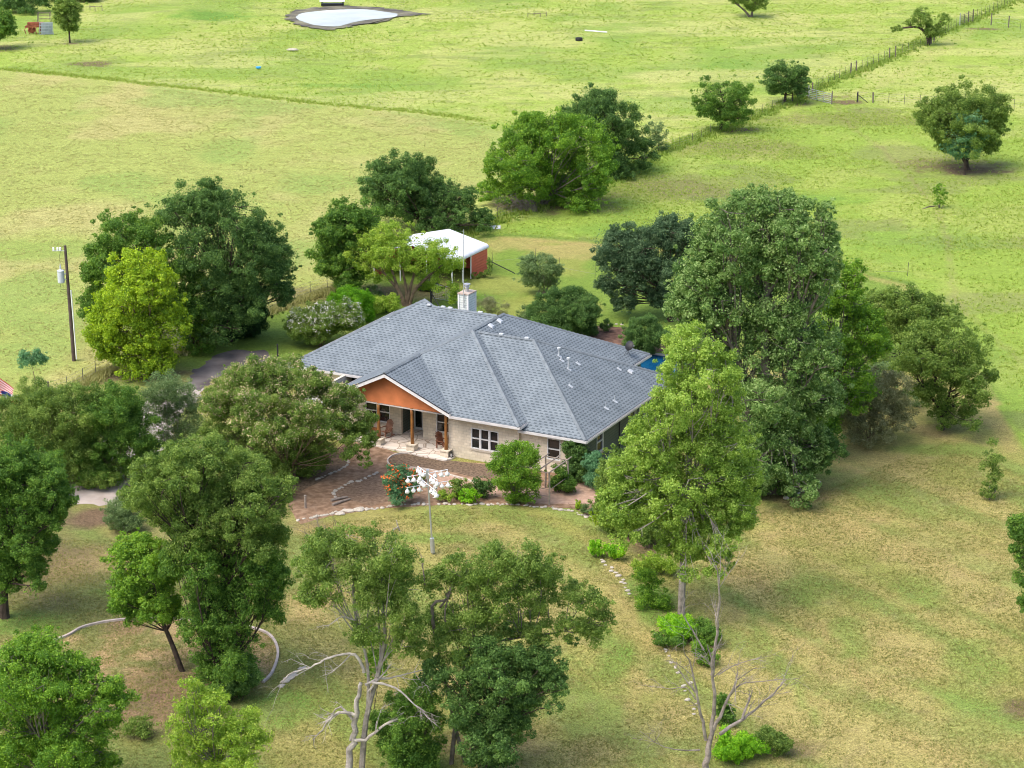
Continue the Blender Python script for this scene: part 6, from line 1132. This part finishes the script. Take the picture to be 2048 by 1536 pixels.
r = empty('metal_sheet', tuple(gp(990, 456)), 'pale metal sheet lying in the grass right of the wide dark tree', 'sheet'); mb = MB(); mb.box(-.5, .5, -.6, .6, .05, .1); mb.build('sheet', M_whitem, r)
# ================================================================ GRASS TUFTS (stuff)
def tufts(name, poly, n, h, w, pal, seed, blades=5, thr=.5, nsc=.35, clus=True, lines=None):
    rng = np.random.default_rng(seed)
    if lines:
        P = [np.array(gp(*p)[:2]) for p in lines]; k = rng.integers(0, len(P) - 1, n); t = rng.random((n, 1)); P = np.array(P); q_ = P[k] + (P[k + 1] - P[k]) * t + rng.normal(size=(n, 2)) * nsc
    else:
        pp = gpoly(poly); xs = [p[0] for p in pp]; ys = [p[1] for p in pp]; q_ = np.stack([rng.uniform(min(xs), max(xs), n * 3), rng.uniform(min(ys), max(ys), n * 3)], 1)
        ok = inpoly(q_[:, 0], q_[:, 1], pp) & ~inpoly(q_[:, 0], q_[:, 1], [(p.x, p.y) for p in mud]) & (np.abs(q_[:, 0]) < .25 * q_[:, 1] + 12); q_ = q_[ok]; d = fbm(q_[:, 0] * nsc, q_[:, 1] * nsc, 4, seed); q_ = q_[d + rng.normal(0, .13, len(d)) > thr][:n]
    n = len(q_); k = np.repeat(np.arange(n), blades); m = len(k); a = rng.uniform(0, 6.28, m); hh = h * rng.uniform(.5, 1.3, m); ww = w * rng.uniform(.6, 1.3, m)
    b = np.stack([q_[k, 0] + rng.normal(size=m) * w * .8, q_[k, 1] + rng.normal(size=m) * w * .8, np.full(m, -.02)], 1)
    zoff = (fbm(b[:, 0] * .05, b[:, 1] * .05, 3, 77) - .5) * .5 + (fbm(b[:, 0] * .5, b[:, 1] * .5, 3, 78) - .5) * .12
    b[:, 2] += zoff * np.clip((b[:, 1] - 185) / 30, 0, 1) * np.clip((420 - b[:, 1]) / 40, 0, 1)
    s_ = np.stack([np.cos(a), np.sin(a), np.zeros(m)], 1) * ww[:, None] * .5; ln = np.stack([np.cos(a + 1.57) * .6, np.sin(a + 1.57) * .6, np.ones(m)], 1) * hh[:, None]
    V = np.stack([b - s_, b + s_, b + ln], 1).reshape(-1, 3); tone = np.clip(np.repeat(rng.normal(.5, .2, n), blades) + rng.normal(0, .12, m), 0, 1)
    o = npmesh(name, V, np.arange(len(V)).reshape(-1, 3), leafmat('grass_' + pal, *GP[pal], trans=.35), None, tone); tag(o, kind='stuff'); tag(o, {'f': 'tall green pasture grass'}.get(pal), None)
    return o
GP = dict(f=((.19, .29, .042), (.27, .365, .065), (.38, .42, .12)), t=((.22, .24, .075), (.33, .335, .12), (.43, .40, .18)), g=((.12, .21, .03), (.20, .30, .05), (.33, .38, .09)), l=((.13, .17, .042), (.22, .235, .065), (.37, .31, .13)), d=((.09, .19, .02), (.15, .28, .03), (.24, .38, .05)))
far_poly = [(-100, -20), (2150, -20), (2150, 240), (1800, 216), (1660, 207), (1430, 266), (1310, 315), (1180, 385), (1020, 400), (1000, 262), (800, 224), (420, 185), (0, 141), (-100, 138)]
tufts('pasture_grass', far_poly, 17000, .16, .12, 'f', 11, 5, .46, .12)
tufts('pasture_weeds', far_poly, 1800, .18, .14, 'd', 12, 6, .66, .06)
tufts('paddock_grass', [(985, 470), (1430, 270), (1660, 210), (2150, 240), (2150, 900), (2000, 800), (1905, 680), (1820, 566), (1440, 507), (1160, 480)], 20000, .15, .11, 'f', 13, 5, .46, .15)
tufts('mown_field_grass', [(-100, 145), (420, 190), (960, 246), (1010, 330), (900, 470), (560, 612), (155, 778), (-100, 900)], 26000, .10, .09, 't', 14, 5, .46, .5)
tufts('lawn_grass', [(-60, 1080), (560, 1080), (660, 1045), (960, 1015), (1180, 1045), (1250, 1110), (1600, 1000), (1900, 880), (2150, 1000), (2150, 1600), (-60, 1600)], 90000, .08, .06, 'l', 15, 4, .40, .6)
tufts('fence_line_weeds', None, 2600, .34, .12, 't', 16, 7, lines=[(155, 778), (208, 744), (280, 738), (400, 690), (540, 622), (620, 594), (690, 574)], nsc=.35)
tufts('fence_line_grass', None, 3400, .36, .14, 'g', 17, 6, lines=[(900, 480), (995, 440), (1180, 385), (1310, 312), (1430, 265), (1585, 207), (1640, 176), (1780, 118), (1916, 52), (2060, -12)], nsc=.7)
tufts('field_edge_grass', None, 1500, .22, .12, 'f', 18, 6, lines=[(0, 139), (110, 148), (250, 162), (420, 183), (600, 203), (800, 222), (960, 240)], nsc=.5)
